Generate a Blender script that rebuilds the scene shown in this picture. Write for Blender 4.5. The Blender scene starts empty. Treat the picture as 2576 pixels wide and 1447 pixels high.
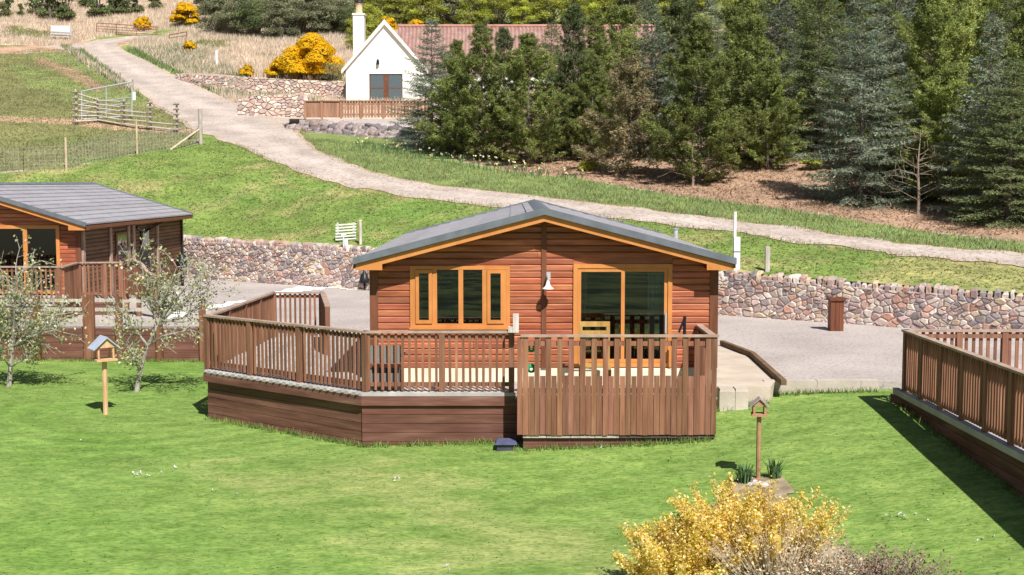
import bpy, math, random
import numpy as np
from mathutils import Vector
R = math.radians
SC = bpy.context.scene
C = SC.collection
# ------------------------------------------------------------------ camera
FPX, CW, CH, HOR, CAMZ = 3150.0, 2576.0, 1447.0, 456.0, 3.75
PITCH = math.atan((CH / 2 - HOR) / FPX)
cam = bpy.data.objects.new('camera', bpy.data.cameras.new('camera'))
C.objects.link(cam)
cam.location = (0, 0, CAMZ)
cam.rotation_euler = (math.pi / 2 - PITCH, 0, 0)
cam.data.sensor_width = 36
cam.data.lens = FPX / CW * 36
cam.data.clip_end = 2000
SC.camera = cam
# ------------------------------------------------------------------ light
SUN_EL, SUN_AZ = R(50), R(23)          # azimuth measured from behind the viewer towards his right
W = bpy.data.worlds.new('World'); SC.world = W; W.use_nodes = True
wn = W.node_tree
sky = wn.nodes.new('ShaderNodeTexSky'); sky.sky_type = 'NISHITA'; sky.sun_disc = False
sky.sun_elevation = SUN_EL; sky.sun_rotation = math.pi - SUN_AZ
wn.links.new(sky.outputs[0], wn.nodes['Background'].inputs[0])
wn.nodes['Background'].inputs[1].default_value = 0.05
sund = Vector((math.sin(SUN_AZ) * math.cos(SUN_EL), -math.cos(SUN_AZ) * math.cos(SUN_EL), math.sin(SUN_EL)))
sl = bpy.data.lights.new('sun', 'SUN'); sl.energy = 5.0; sl.angle = R(0.5); sl.color = (1.0, 0.955, 0.89)
so = bpy.data.objects.new('sun', sl); C.objects.link(so)
so.rotation_euler = (-sund).to_track_quat('-Z', 'Y').to_euler(); so.location = (20, -20, 40)
VS = SC.view_settings
VS.view_transform = 'Standard'; VS.look = 'None'; VS.gamma = 1; VS.exposure = 0.48

# ------------------------------------------------------------------ picture -> world
CP, SP = math.cos(PITCH), math.sin(PITCH)
def ray(x, y):
    cx = (x - CW / 2) / FPX; cy = (CH / 2 - y) / FPX
    return np.array((cx, CP + cy * SP, -SP + cy * CP))
def at(x, y, Y):                       # the point of a sight line that lies Y metres ahead
    d = ray(x, y); t = Y / d[1]
    return Vector((d[0] * t, Y, CAMZ + d[2] * t))
def atz(x, y, z):                      # ... that lies at height z
    d = ray(x, y); t = (z - CAMZ) / d[2]
    return Vector((d[0] * t, d[1] * t, z))

# ------------------------------------------------------------------ mesh builder
class MB:
    def __init__(s):
        s.v = []; s.f = []; s.c = []; s.t = (1, 1, 1)
        s.n = 0
    def add(s, vs, fs, t=None):
        b = s.n
        s.v.append(np.asarray(vs, float).reshape(-1, 3)); k = len(vs); s.n += k
        s.f += [tuple(i + b for i in q) for q in fs]
        s.c.append(np.tile(np.array(t or s.t, float), (k, 1)))
    def addq(s, V, T):                 # V (n,4,3) separate quads, T (n,3) tints
        b = s.n; n = len(V)
        s.v.append(V.reshape(-1, 3)); s.n += 4 * n
        s.f.append(np.arange(b, b + 4 * n).reshape(-1, 4))
        s.c.append(np.repeat(T, 4, 0))
    def box(s, c, hx, hy, hz, t=None):
        c, hx, hy, hz = [np.array(q, float) for q in (c, hx, hy, hz)]
        vs = [c + a * hx + b * hy + d * hz for d in (-1, 1) for b in (-1, 1) for a in (-1, 1)]
        s.add(vs, [(0, 2, 3, 1), (4, 5, 7, 6), (0, 1, 5, 4), (2, 6, 7, 3), (0, 4, 6, 2), (1, 3, 7, 5)], t)
    def bx(s, x0, x1, y0, y1, z0, z1, t=None):
        s.box(((x0 + x1) / 2, (y0 + y1) / 2, (z0 + z1) / 2), ((x1 - x0) / 2, 0, 0), (0, (y1 - y0) / 2, 0), (0, 0, (z1 - z0) / 2), t)
    def beam(s, p, q, w, h, up=(0, 0, 1), t=None):   # w across, h along up
        p, q = Vector(p), Vector(q); d = q - p
        side = d.cross(Vector(up)); side.normalize(); u = side.cross(d); u.normalize()
        s.box((p + q) / 2, d / 2, side * w / 2, u * h / 2, t)
    def tube(s, p, q, r0, r1=None, n=8, t=None, caps=True):
        r1 = r0 if r1 is None else r1
        p, q = Vector(p), Vector(q); d = (q - p).normalized()
        a = d.orthogonal().normalized(); b = d.cross(a)
        vs = []
        for o, r in ((p, r0), (q, r1)):
            for i in range(n):
                an = 2 * math.pi * i / n
                vs.append(o + (a * math.cos(an) + b * math.sin(an)) * r)
        fs = [(i, (i + 1) % n, n + (i + 1) % n, n + i) for i in range(n)]
        if caps: fs += [tuple(range(n))[::-1], tuple(range(n, 2 * n))]
        s.add(vs, fs, t)
    def lathe(s, c, prof, n=16, t=None):             # prof [(r,z)]
        vs = []; fs = []
        for r, z in prof:
            for i in range(n):
                an = 2 * math.pi * i / n
                vs.append((c[0] + r * math.cos(an), c[1] + r * math.sin(an), c[2] + z))
        for k in range(len(prof) - 1):
            for i in range(n):
                fs.append((k * n + i, k * n + (i + 1) % n, (k + 1) * n + (i + 1) % n, (k + 1) * n + i))
        fs += [tuple(range(n))[::-1], tuple(range((len(prof) - 1) * n, len(prof) * n))]
        s.add(vs, fs, t)
    def prism(s, pts, ext, t=None):                  # pts polygon (3D), extruded by vector ext
        pts = [Vector(p) for p in pts]; e = Vector(ext); n = len(pts)
        vs = pts + [p + e for p in pts]
        fs = [tuple(range(n))[::-1], tuple(range(n, 2 * n))] + [(i, (i + 1) % n, n + (i + 1) % n, n + i) for i in range(n)]
        s.add(vs, fs, t)
    def build(s, name, mat, parent=None, smooth=False, origin=None):
        v = np.concatenate(s.v) if s.v else np.zeros((0, 3))
        root = parent
        while root is not None and root.parent is not None: root = root.parent
        o0 = np.array(root.location) if root is not None else np.array(origin if origin is not None else (0, 0, 0), float)
        v = v - o0
        me = bpy.data.meshes.new(name)
        if s.f and all(isinstance(q, np.ndarray) for q in s.f):
            f = np.concatenate(s.f); k = f.shape[1]
            me.vertices.add(len(v)); me.vertices.foreach_set('co', v.astype(np.float32).ravel())
            me.loops.add(f.size); me.loops.foreach_set('vertex_index', f.astype(np.int32).ravel())
            me.polygons.add(len(f)); me.polygons.foreach_set('loop_start', np.arange(0, f.size, k, dtype=np.int32))
            me.polygons.foreach_set('loop_total', np.full(len(f), k, dtype=np.int32))
            me.update(calc_edges=True)
        else:
            fs = []
            for q in s.f:
                if isinstance(q, np.ndarray): fs += [tuple(int(i) for i in r) for r in q]
                else: fs.append(q)
            me.from_pydata([tuple(p) for p in v], [], fs); me.update()
        ca = me.color_attributes.new('tint', 'FLOAT_COLOR', 'POINT')
        c = np.ones((len(v), 4), np.float32); c[:, :3] = np.concatenate(s.c) if s.c else 1
        ca.data.foreach_set('color', c.ravel())
        if smooth: me.polygons.foreach_set('use_smooth', np.ones(len(me.polygons), bool))
        if mat: me.materials.append(mat)
        o = bpy.data.objects.new(name, me); C.objects.link(o)
        if parent is not None: o.parent = parent
        else: o.location = o0
        return o

def thing(name, label, cat, loc=(0, 0, 0), group=None, rz=0):
    o = bpy.data.objects.new(name, None); C.objects.link(o)
    o.location = loc; o.rotation_euler = (0, 0, rz); o.empty_display_size = .2
    return tag(o, label, cat, group)
def tag(o, label, cat, group=None, kind=None):
    o['label'] = label; o['category'] = cat
    if group: o['group'] = group
    if kind: o['kind'] = kind
    return o
def struct(o, label=None):
    o['kind'] = 'structure'
    if label: o['label'] = label
    return o
def dup(root, loc, rz=0, sc=1, label=None, group=None):
    r = root.copy(); C.objects.link(r); r.location = loc; r.rotation_euler = (0, 0, rz); r.scale = (sc, sc, sc) if not hasattr(sc, '__len__') else sc
    if label: r['label'] = label
    if group: r['group'] = group
    for ch in list(root.children):
        c = ch.copy(); C.objects.link(c); c.parent = r
        for g in ch.children:
            d = g.copy(); C.objects.link(d); d.parent = c
    return r

# ------------------------------------------------------------------ materials
def pmat(name, cols, scale=3, stretch=(1, 1, 1), detail=4, rough=.8, tint=True, bump=0, bscale=None, bstretch=None, spec=.25,
         cols2=None, scale2=30, fac2=.4, stretch2=None, transl=0, dist=0, metal=0, hv=0):
    m = bpy.data.materials.new(name); m.use_nodes = True
    nt = m.node_tree; N = nt.nodes; L = nt.links
    b = N['Principled BSDF']; out = N['Material Output']
    b.inputs['Roughness'].default_value = rough; b.inputs['Specular IOR Level'].default_value = spec; b.inputs['Metallic'].default_value = metal
    tc = N.new('ShaderNodeTexCoord')
    def noise(sc, st, det=detail):
        mp = N.new('ShaderNodeMapping'); mp.inputs['Scale'].default_value = st; L.new(tc.outputs['Object'], mp.inputs[0])
        n = N.new('ShaderNodeTexNoise'); n.inputs['Scale'].default_value = sc; n.inputs['Detail'].default_value = det; n.inputs['Distortion'].default_value = dist
        L.new(mp.outputs[0], n.inputs['Vector']); return n
    def ramp(n, cl):
        r = N.new('ShaderNodeValToRGB'); e = r.color_ramp.elements
        while len(e) < len(cl): e.new(.5)
        for k, (p, c) in enumerate(cl): e[k].position = p; e[k].color = (*c, 1)
        L.new(n.outputs[0], r.inputs[0]); return r.outputs[0]
    def mix(a, bb, f, mode='MIX'):
        x = N.new('ShaderNodeMix'); x.data_type = 'RGBA'; x.blend_type = mode
        if isinstance(f, (int, float)): x.inputs[0].default_value = f
        else: L.new(f, x.inputs[0])
        L.new(a, x.inputs[6]); L.new(bb, x.inputs[7]); return x.outputs[2]
    col = ramp(noise(scale, stretch), cols)
    if cols2: col = mix(col, ramp(noise(scale2, stretch2 or stretch), cols2), fac2, 'MULTIPLY')
    if tint:
        a = N.new('ShaderNodeVertexColor'); a.layer_name = 'tint'
        col = mix(col, a.outputs[0], 1.0, 'MULTIPLY')
    if hv:
        oi = N.new('ShaderNodeObjectInfo'); mr = N.new('ShaderNodeMapRange'); mr.inputs[3].default_value = 1 - hv; mr.inputs[4].default_value = 1 + hv
        L.new(oi.outputs['Random'], mr.inputs[0])
        hs = N.new('ShaderNodeHueSaturation'); L.new(mr.outputs[0], hs.inputs['Value']); L.new(col, hs.inputs['Color']); col = hs.outputs[0]
    L.new(col, b.inputs['Base Color'])
    if bump:
        bn = noise(bscale or scale * 4, bstretch or stretch, 6); bp = N.new('ShaderNodeBump'); bp.inputs['Strength'].default_value = bump; bp.inputs['Distance'].default_value = .02
        L.new(bn.outputs[0], bp.inputs['Height']); L.new(bp.outputs[0], b.inputs['Normal'])
    if transl:
        t = N.new('ShaderNodeBsdfTranslucent'); L.new(col, t.inputs[0]); mx = N.new('ShaderNodeMixShader'); mx.inputs[0].default_value = transl
        L.new(b.outputs[0], mx.inputs[1]); L.new(t.outputs[0], mx.inputs[2]); L.new(mx.outputs[0], out.inputs[0])
    return m
def g2(c, a=.75, b=1.25, lo=.3, hi=.7):
    return [(lo, tuple(x * a for x in c)), (hi, tuple(x * b for x in c))]
MT = {}
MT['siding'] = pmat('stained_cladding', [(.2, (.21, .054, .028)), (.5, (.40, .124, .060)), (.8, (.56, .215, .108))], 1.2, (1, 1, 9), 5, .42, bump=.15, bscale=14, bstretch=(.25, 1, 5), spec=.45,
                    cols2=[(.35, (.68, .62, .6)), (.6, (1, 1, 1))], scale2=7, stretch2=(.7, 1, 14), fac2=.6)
MT['siding_dull'] = pmat('dull_cladding', [(.2, (.10, .050, .028)), (.8, (.20, .10, .055))], 1.2, (9, 1, 9), 5, .6, bump=.15, bscale=14, spec=.3)  # side and back boards, darker and browner than the front
MT['orange'] = pmat('golden_timber', [(.25, (.50, .195, .058)), (.75, (.68, .285, .085))], 2.5, (1, 1, 1), 4, .42, spec=.35, cols2=[(.3, (.8, .78, .75)), (.7, (1, 1, 1))], scale2=30, stretch2=(1, 1, .1), fac2=.4)
MT['trim_brown'] = pmat('brown_trim', g2((.17, .065, .035)), 4, (3, 3, .4), 4, .55)
MT['rail_v'] = pmat('brown_stained_boards', [(.2, (.175, .080, .050)), (.55, (.285, .138, .087)), (.85, (.40, .225, .145))], 3.2, (4, 4, .35), 6, .72, bump=.3, bscale=25, bstretch=(4, 4, .2), spec=.2,
                   cols2=[(.35, (.62, .58, .55)), (.62, (1, 1, 1))], scale2=9, stretch2=(5, 5, .3), fac2=.5)
MT['rail_h'] = pmat('brown_stained_planks', [(.2, (.115, .050, .038)), (.55, (.20, .092, .070)), (.85, (.33, .185, .14))], 1.6, (.5, .5, 5), 6, .7, bump=.3, bscale=14, bstretch=(.2, .2, 4), spec=.2,
                   cols2=[(.35, (.6, .55, .52)), (.62, (1, 1, 1))], scale2=2.6, stretch2=(.6, .6, 4), fac2=.55)
MT['cap'] = pmat('weathered_rail_cap', [(.2, (.26, .16, .12)), (.8, (.47, .36, .29))], 2.5, (2, 2, 2), 6, .75, bump=.2, bscale=20)
MT['deckfloor'] = pmat('grey_deck_boards', [(.2, (.30, .285, .28)), (.8, (.50, .475, .45))], 3, (1, 1, 1), 5, .8, bump=.2, bscale=25)
MT['cream'] = pmat('cream_render', g2((.72, .66, .52), .9, 1.1), 3, (1, 1, 1), 5, .85)
MT['white'] = pmat('white_harling', g2((.80, .785, .74), .97, 1.03), 6, (1, 1, 1), 5, .9, bump=.25, bscale=40)
MT['whitepaint'] = pmat('white_paint', g2((.78, .79, .80), .95, 1.05), 5, rough=.5)
MT['grey_metal'] = pmat('galvanised_steel', g2((.50, .53, .55), .85, 1.1), 6, rough=.45, metal=.35, spec=.4)
MT['rooftile'] = pmat('grey_roof_tiles', [(.25, (.29, .28, .30)), (.75, (.40, .385, .41))], 9, (1, 1, 1), 6, .62, bump=.4, bscale=60, cols2=[(.3, (.72, .72, .74)), (.7, (1, 1, 1))], scale2=1.4, fac2=.6)
MT['verge'] = pmat('dark_grey_verge', g2((.135, .15, .175), .85, 1.2), 4, rough=.5)
MT['pantile'] = pmat('red_clay_pantiles', [(.2, (.27, .15, .125)), (.5, (.36, .22, .19)), (.8, (.42, .30, .27))], 2.2, (1, 1, 1), 6, .85, cols2=[(.35, (.6, .58, .58)), (.65, (1, 1, 1))], scale2=9, fac2=.6)
MT['stone'] = pmat('mixed_rubble_stone', g2((1, 1, 1), .72, 1.12, .3, .72), 7, (1, 1, 1), 8, .9, bump=.6, bscale=22)
MT['mortar'] = pmat('pale_mortar', g2((.66, .575, .53), .80, 1.1), 6, (1, 1, 1), 6, .95, bump=.5, bscale=40)
MT['darkgap'] = pmat('shaded_earth_fill', g2((.16, .125, .105), .7, 1.3), 6, rough=.95)
MT['gravel'] = pmat('grey_pink_gravel', [(.28, (.405, .36, .338)), (.5, (.475, .425, .402)), (.75, (.545, .495, .468))], .5, (1, 1, 1), 9, .95, tint=False, bump=.7, bscale=45,
                   cols2=[(.34, (.42, .41, .41)), (.48, (.98, .97, .96)), (.6, (.78, .76, .75)), (.7, (1.15, 1.12, 1.1))], scale2=13, fac2=.85)
MT['track'] = pmat('dusty_track', [(.3, (.39, .325, .28)), (.5, (.46, .39, .345)), (.72, (.52, .45, .405))], .55, (1, 1, 1), 9, .95, bump=.5, bscale=30,
                  cols2=[(.32, (.55, .53, .52)), (.5, (1, 1, 1)), (.66, (1.12, 1.1, 1.08))], scale2=7, fac2=.8)
MT['concrete'] = pmat('pale_concrete', [(.3, (.38, .33, .28)), (.7, (.52, .46, .40))], 2.2, (1, 1, 1), 8, .92, bump=.3, bscale=20)
MT['sand'] = pmat('pale_sand', [(.3, (.43, .36, .29)), (.7, (.57, .49, .41))], 1.6, (1, 1, 1), 9, .95, bump=.4, bscale=25)
MT['bark'] = pmat('grey_brown_bark', [(.3, (.10, .082, .068)), (.7, (.24, .205, .18))], 12, (1, 1, .25), 6, .9, bump=.6, bscale=30)
MT['palebark'] = pmat('pale_lichen_bark', [(.3, (.20, .18, .15)), (.7, (.46, .43, .38))], 14, (1, 1, .4), 6, .9, bump=.5, bscale=40)
MT['twig'] = pmat('dead_twigs', g2((.28, .215, .17)), 8, rough=.9)
MT['needle_blue'] = pmat('blue_grey_needles', g2((.215, .25, .18), .7, 1.35), 1.1, rough=.6, transl=.45, hv=.18)
MT['needle_green'] = pmat('olive_pine_needles', g2((.27, .31, .098), .7, 1.35), 1.1, rough=.6, transl=.45, hv=.2)
MT['needle_dark'] = pmat('dark_green_needles', g2((.19, .23, .10), .7, 1.35), 1.1, rough=.6, transl=.45, hv=.2)
MT['needle_brown'] = pmat('brown_tinged_needles', g2((.34, .285, .155), .7, 1.3), 1.1, rough=.7, transl=.35, hv=.15)
MT['leaf_bright'] = pmat('fresh_spring_leaves', g2((.42, .45, .085), .65, 1.3), .8, rough=.6, transl=.45, hv=.25)
MT['leaf_olive'] = pmat('olive_scrub_leaves', g2((.25, .26, .15), .65, 1.35), .8, rough=.6, transl=.35, hv=.22)
MT['gorse'] = pmat('gorse_flowers', g2((.95, .62, .010), .92, 1.05), 2, rough=.7, transl=.5)
MT['blossom'] = pmat('pale_blossom_leaves', g2((.40, .43, .20), .7, 1.3), 2, rough=.7, transl=.35)
MT['broomleaf'] = pmat('yellow_cream_leaves', g2((.87, .65, .13), .88, 1.1), 2, rough=.7, transl=.5)
MT['drygrass'] = pmat('dry_straw_grass', g2((.60, .49, .35), .75, 1.2), .5, rough=.9, transl=.2)
MT['blade'] = pmat('grass_blades', g2((1, 1, 1), .8, 1.15), .6, rough=.7, transl=.3)
MT['heather'] = pmat('brown_grey_shrub', g2((.27, .20, .145), .75, 1.3), 2, rough=.9, transl=.2)
MT['daff'] = pmat('daffodil_leaves', g2((.10, .19, .075), .75, 1.25), 3, rough=.6, transl=.25)
MT['rope'] = pmat('green_rope', g2((.02, .36, .16)), 20, rough=.6)
MT['black'] = pmat('black_paint', g2((.018, .018, .022)), 5, rough=.4)
MT['bluegrey'] = pmat('blue_grey_plastic', g2((.10, .105, .15)), 5, rough=.5)
MT['bench'] = pmat('yellow_bench_wood', g2((.44, .27, .085)), 5, (2, 2, .5), 5, .6)
MT['rattan'] = pmat('grey_rattan', g2((.20, .19, .185)), 12, (1, 1, 14), rough=.6)
MT['pine_wood'] = pmat('new_pine', [(.3, (.50, .30, .15)), (.7, (.68, .46, .27))], 5, (2, 2, .5), 5, .6)
MT['greywood'] = pmat('silvered_wood', [(.3, (.34, .30, .26)), (.7, (.56, .52, .47))], 6, (2, 2, .4), 6, .85, bump=.3, bscale=30)
MT['housebrown'] = pmat('brown_window_frame', g2((.15, .062, .035)), 5, rough=.5)
MT['interior'] = pmat('room_walls', g2((.14, .13, .11), .95, 1.05), 2, rough=.9)
MT['curtain'] = pmat('teal_curtain', g2((.05, .13, .17), .6, 1.4), 6, (6, 6, .01), 2, .9)
MT['whitecurtain'] = pmat('white_curtain', g2((.62, .61, .58), .8, 1.05), 6, (6, 6, .01), 2, .9)
MT['rust'] = pmat('rusty_gate_paint', g2((.24, .11, .075)), 6, rough=.8)
MT['clay'] = pmat('buff_clay_pot', g2((.66, .50, .32)), 6, rough=.8)
def glass(name, gloss, tintc, room=.8):
    m = bpy.data.materials.new(name); m.use_nodes = True; nt = m.node_tree; N = nt.nodes; L = nt.links
    N.remove(N['Principled BSDF'])
    t = N.new('ShaderNodeBsdfTransparent'); t.inputs[0].default_value = (room * tintc[0], room * tintc[1], room * tintc[2], 1)
    g = N.new('ShaderNodeBsdfGlossy'); g.inputs['Roughness'].default_value = .01; g.inputs[0].default_value = (.95, .97, 1, 1)
    f = N.new('ShaderNodeFresnel'); f.inputs[0].default_value = 1.5
    a = N.new('ShaderNodeMath'); a.operation = 'MULTIPLY_ADD'; a.inputs[1].default_value = 1.6; a.inputs[2].default_value = gloss
    L.new(f.outputs[0], a.inputs[0])
    x = N.new('ShaderNodeMixShader'); L.new(a.outputs[0], x.inputs[0]); L.new(t.outputs[0], x.inputs[1]); L.new(g.outputs[0], x.inputs[2])
    L.new(x.outputs[0], N['Material Output'].inputs[0]); return m
MT['glass'] = glass('window_glass', .03, (.75, .85, .82))
MT['houseglass'] = glass('blue_window_glass', .30, (.6, .7, .85), .7)

# ------------------------------------------------------------------ terrain
def tps(P, lam=1e-3):
    P = np.array(P, float); n = len(P); S = 30.0
    X = P[:, :2] / S
    def U(d2): return d2 * np.log(np.maximum(d2, 1e-12)) * .5
    K = U(((X[:, None] - X[None]) ** 2).sum(-1)) + lam * np.eye(n)
    Q = np.c_[np.ones(n), X]
    A = np.block([[K, Q], [Q.T, np.zeros((3, 3))]])
    w = np.linalg.solve(A, np.r_[P[:, 2], np.zeros(3)])
    def f(x, y):
        x = np.asarray(x, float) / S; y = np.asarray(y, float) / S
        sh = x.shape; x = x.ravel(); y = y.ravel(); out = np.empty(len(x))
        for i in range(0, len(x), 20000):
            xx = x[i:i + 20000]; yy = y[i:i + 20000]
            d2 = (xx[:, None] - X[None, :, 0]) ** 2 + (yy[:, None] - X[None, :, 1]) ** 2
            out[i:i + 20000] = U(d2) @ w[:n] + w[n] + w[n + 1] * xx + w[n + 2] * yy
        return out.reshape(sh)
    return f
def wall_y(x):                          # line of the stone retaining wall behind the lodges
    x = np.asarray(x, float)
    return np.where(x < -13, 48.9, 48.9 - .735 * (x + 13))
hp = []
def hpx(x, y, Y): p = at(x, y, Y); hp.append((p.x, p.y, p.z))
def hw(x, y, zc): hp.append((x, y, CAMZ + zc))
for x, z in ((22, -2.75), (13, -2.70), (9.7, -2.62), (5.9, -2.48), (0, -2.37), (-4, -2.28), (-8.4, -2.2), (-13, -2.1), (-25, -1.9), (-45, -1.6)):
    hw(x, float(wall_y(x)) + .3, z)
TRK = [(2760, 688, 31), (2576, 655, 33.5), (2380, 637, 35.2), (2200, 620, 37), (1900, 576, 40), (1700, 552, 42), (1500, 527, 44.5), (1250, 500, 48), (1000, 471, 51.8), (850, 432, 55.5), (745, 395, 60),
       (650, 345, 67), (590, 312, 73.5), (530, 278, 80), (450, 240, 89), (330, 170, 105), (265, 132, 117), (255, 112, 123), (300, 100, 127), (380, 90, 131)]
for q in TRK: hpx(*q)
for q in ((2500, 560, 41), (2100, 520, 45), (1700, 470, 50), (1400, 420, 56), (1100, 385, 61), (1000, 372, 63), (725, 338, 68.5), (950, 262, 88), (165, 428, 55), (345, 388, 60), (505, 362, 64),
          (100, 350, 68), (100, 300, 76), (20, 250, 86), (50, 180, 100), (60, 130, 113), (150, 60, 135), (300, 40, 140), (450, 100, 122), (600, 150, 108), (780, 190, 99), (700, 100, 122), (650, 40, 138),
          (1000, 30, 142), (1600, 30, 140), (1900, 300, 68), (2400, 300, 62), (2400, 100, 92), (1800, 150, 92), (-300, 100, 120), (-300, 350, 66)):
    hpx(*q)
for x in (-140, -60, 0, 60, 140): hw(x, 200, 36); hw(x, 320, 62)
for x in (-110, 80): hw(x, 60, 2.5); hw(x, 120, 14)
hw(40, 18, -2.6); hw(60, 40, -.6)
HZ = tps(hp, 2e-3)
def hz(x, y): return float(HZ(np.array([x]), np.array([y]))[0])
lp = [(x, y, CAMZ + z) for x, y, z in ((-13.3, 31.6, -4.52), (-7.8, 31.6, -4.56), (-5.9, 23.9, -4.6), (-2.5, 21.2, -4.58), (0.5, 21, -4.5), (3.5, 20.8, -4.36), (3.6, 23.2, -4.02), (6.9, 23.2, -3.90), (6.95, 21, -3.98), (6.95, 19, -4.12), (6.95, 17, -4.25), (7.0, 15, -4.40),
      (0, 15, -4.86), (-8, 15, -4.92), (9, 13, -4.35), (4.5, 15, -4.72), (-12, 24, -4.62), (0, 5, -5.5), (20, 5, -5.2), (-20, 5, -5.6), (0, -40, -9), (40, -40, -9), (-40, -40, -9), (30, 20, -4.1), (-30, 25, -4.6), (-40, 40, -4.5), (-8, 24.6, -4.6), (14, 24, -3.95), (-2, 30, -4.6), (5, 30, -4.3))]
LZ = tps(lp, 1e-3)
def lz(x, y): return float(LZ(np.array([x]), np.array([y]))[0])
def hit(x, y, f=None, y0=28, y1=230):   # where a sight line meets the ground
    f = f or HZ; d = ray(x, y); Ys = np.linspace(y0, y1, 4000); t = Ys / d[1]
    X = d[0] * t; Z = CAMZ + d[2] * t; G = f(X, Ys)
    ok = np.where((Z - G) <= 0)[0]
    k = ok[0] if len(ok) else len(Ys) - 1
    return Vector((X[k], Ys[k], G[k]))
def hitl(x, y): return hit(x, y, LZ, 8, 40)
def wob(x, y, s, seed=0):               # cheap smooth noise for colours and edges
    x = np.asarray(x, float); y = np.asarray(y, float); r = np.random.RandomState(seed); o = 0
    for k in range(7):
        a, b, p = r.uniform(-1, 1), r.uniform(-1, 1), r.uniform(0, 6.3)
        o = o + np.sin((a * x + b * y) * s * (1 + k * .35) + p)
    return o / 7
def gridmesh(X, Y, Z, T, name, mat, label=None, smooth=True):
    nr, nc = X.shape; mb = MB()
    i = np.arange(nr * nc).reshape(nr, nc)
    mb.v = [np.c_[X.ravel(), Y.ravel(), Z.ravel()]]; mb.n = nr * nc
    mb.f = [np.stack([i[:-1, :-1], i[:-1, 1:], i[1:, 1:], i[1:, :-1]], -1).reshape(-1, 4)]
    mb.c = [T.reshape(-1, 3)]
    return mb.build(name, mat, smooth=smooth)
def seg_dist(px, py, pts):
    best = np.full(np.shape(px), 1e9); 
    for (ax, ay), (bx_, by_) in zip(pts[:-1], pts[1:]):
        dx, dy = bx_ - ax, by_ - ay; t = np.clip(((px - ax) * dx + (py - ay) * dy) / (dx * dx + dy * dy), 0, 1)
        best = np.minimum(best, np.hypot(px - ax - t * dx, py - ay - t * dy))
    return best
def smooth_poly(pts, n=8):              # Catmull-Rom through 2D points
    P = [np.array(p, float) for p in pts]; P = [2 * P[0] - P[1]] + P + [2 * P[-1] - P[-2]]; out = []
    for k in range(1, len(P) - 2):
        for i in range(n):
            t = i / n; a, b, c, d = P[k - 1:k + 3]
            out.append(.5 * ((2 * b) + (c - a) * t + (2 * a - 5 * b + 4 * c - d) * t * t + (3 * b - a - 3 * c + d) * t ** 3))
    out.append(P[-2]); return np.array(out)
TC = smooth_poly([(at(*q).x, q[2]) for q in TRK], 10)
def px2(*pts): return [(hit(x, y).x, hit(x, y).y) for x, y in pts]
def inpoly(x, y, poly):
    c = np.zeros(np.shape(x), bool); n = len(poly)
    for i in range(n):
        x0, y0 = poly[i]; x1, y1 = poly[i - 1]
        cr = ((y0 > y) != (y1 > y)) & (x < (x1 - x0) * (y - y0) / (y1 - y0 + 1e-12) + x0)
        c ^= cr
    return c
# hillside sheet with its ground covers as an albedo map
gx = np.r_[np.linspace(-140, -60, 30)[:-1], np.linspace(-60, -28, 80)[:-1], np.linspace(-28, 24, 200), np.linspace(24, 140, 40)[1:]]
gu = np.r_[np.linspace(0, 60, 210), np.linspace(60, 130, 100)[1:], np.linspace(130, 300, 30)[1:]]
GX, GU = np.meshgrid(gx, gu); GY = wall_y(np.clip(GX, -200, 60)) + .12 + GU
GZ = HZ(GX, GY)
GREEN, OLIVE, STRAW, NEEDLE, DIRT, VERGE = [np.array(c) for c in ((.180, .250, .066), (.205, .205, .085), (.54, .44, .34), (.37, .245, .175), (.44, .285, .195), (.200, .250, .085))]
nz = wob(GX, GY, .35, 1) + .7 * wob(GX, GY, 1.3, 2) + .4 * wob(GX, GY, 3.1, 3)
hillcol = np.tile(STRAW, GX.shape + (1,)) * (1 + .22 * nz[..., None])
def paint(mask, col, amt=.15): hillcol[mask] = (col * (1 + amt * nz[..., None]))[mask]
td = seg_dist(GX, GY, [tuple(p) for p in TC])
mow = px2((-700, 440), (0, 436), (165, 430), (345, 389), (505, 363), (560, 352), (650, 395), (745, 430), (850, 465), (1000, 497), (1250, 525), (1900, 600), (2576, 680), (2700, 700)) + [(30, 20), (-60, 47)]
below = GY < np.interp(GX, TC[::-1, 0][np.argsort(TC[::-1, 0])], TC[::-1, 1][np.argsort(TC[::-1, 0])])
pad = px2((-800, 436), (0, 434), (165, 428), (345, 387), (505, 360), (470, 300), (330, 235), (215, 165), (150, 115), (0, 112), (-800, 120))
trees = px2((1090, 392), (1330, 440), (1450, 448), (1700, 492), (2100, 545), (2576, 610), (3000, 660)) + [(30, 45), (60, 120), (10, 120), (-2, 75)]
paint(inpoly(GX + nz * .5, GY + nz * .6, pad), OLIVE, .28)
paint((td < 9) & (GX < -14) & (GX > -42) & (GY > 66) & (nz > -.25) & (GY > 84), VERGE, .3)
paint(inpoly(GX + nz * .4, GY + nz * .6, trees), NEEDLE, .18)
paint(~inpoly(GX, GY, trees) & (GX > -14) & (GY < 74) & (td < 7 + nz * 1.2) & (GX > -13), VERGE, .2)
paint(below & (GY < 70) & ~inpoly(GX, GY, pad), GREEN, .12)
wood = px2((880, 112), (1090, 92), (1700, 82)) + [(60, 118), (90, 230), (-30, 230), (-22, 150)]
paint(inpoly(GX, GY, wood) & (GY > 96), np.array((.17, .19, .07)), .35)
thick = px2((520, 96), (600, 106), (700, 112), (880, 104)) + [(-22, 150), (-40, 175)]
paint(inpoly(GX, GY, thick), np.array((.16, .16, .08)), .35)
dirt = seg_dist(GX, GY, px2((0, 128), (120, 122), (250, 112)))
paint(dirt < 3 + nz, DIRT, .15)
d2 = seg_dist(GX, GY, px2((-300, 290), (0, 300), (190, 305), (300, 318), (470, 330)))
paint(d2 < 1.1 + nz * .5, DIRT * 1.02, .12)
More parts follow.
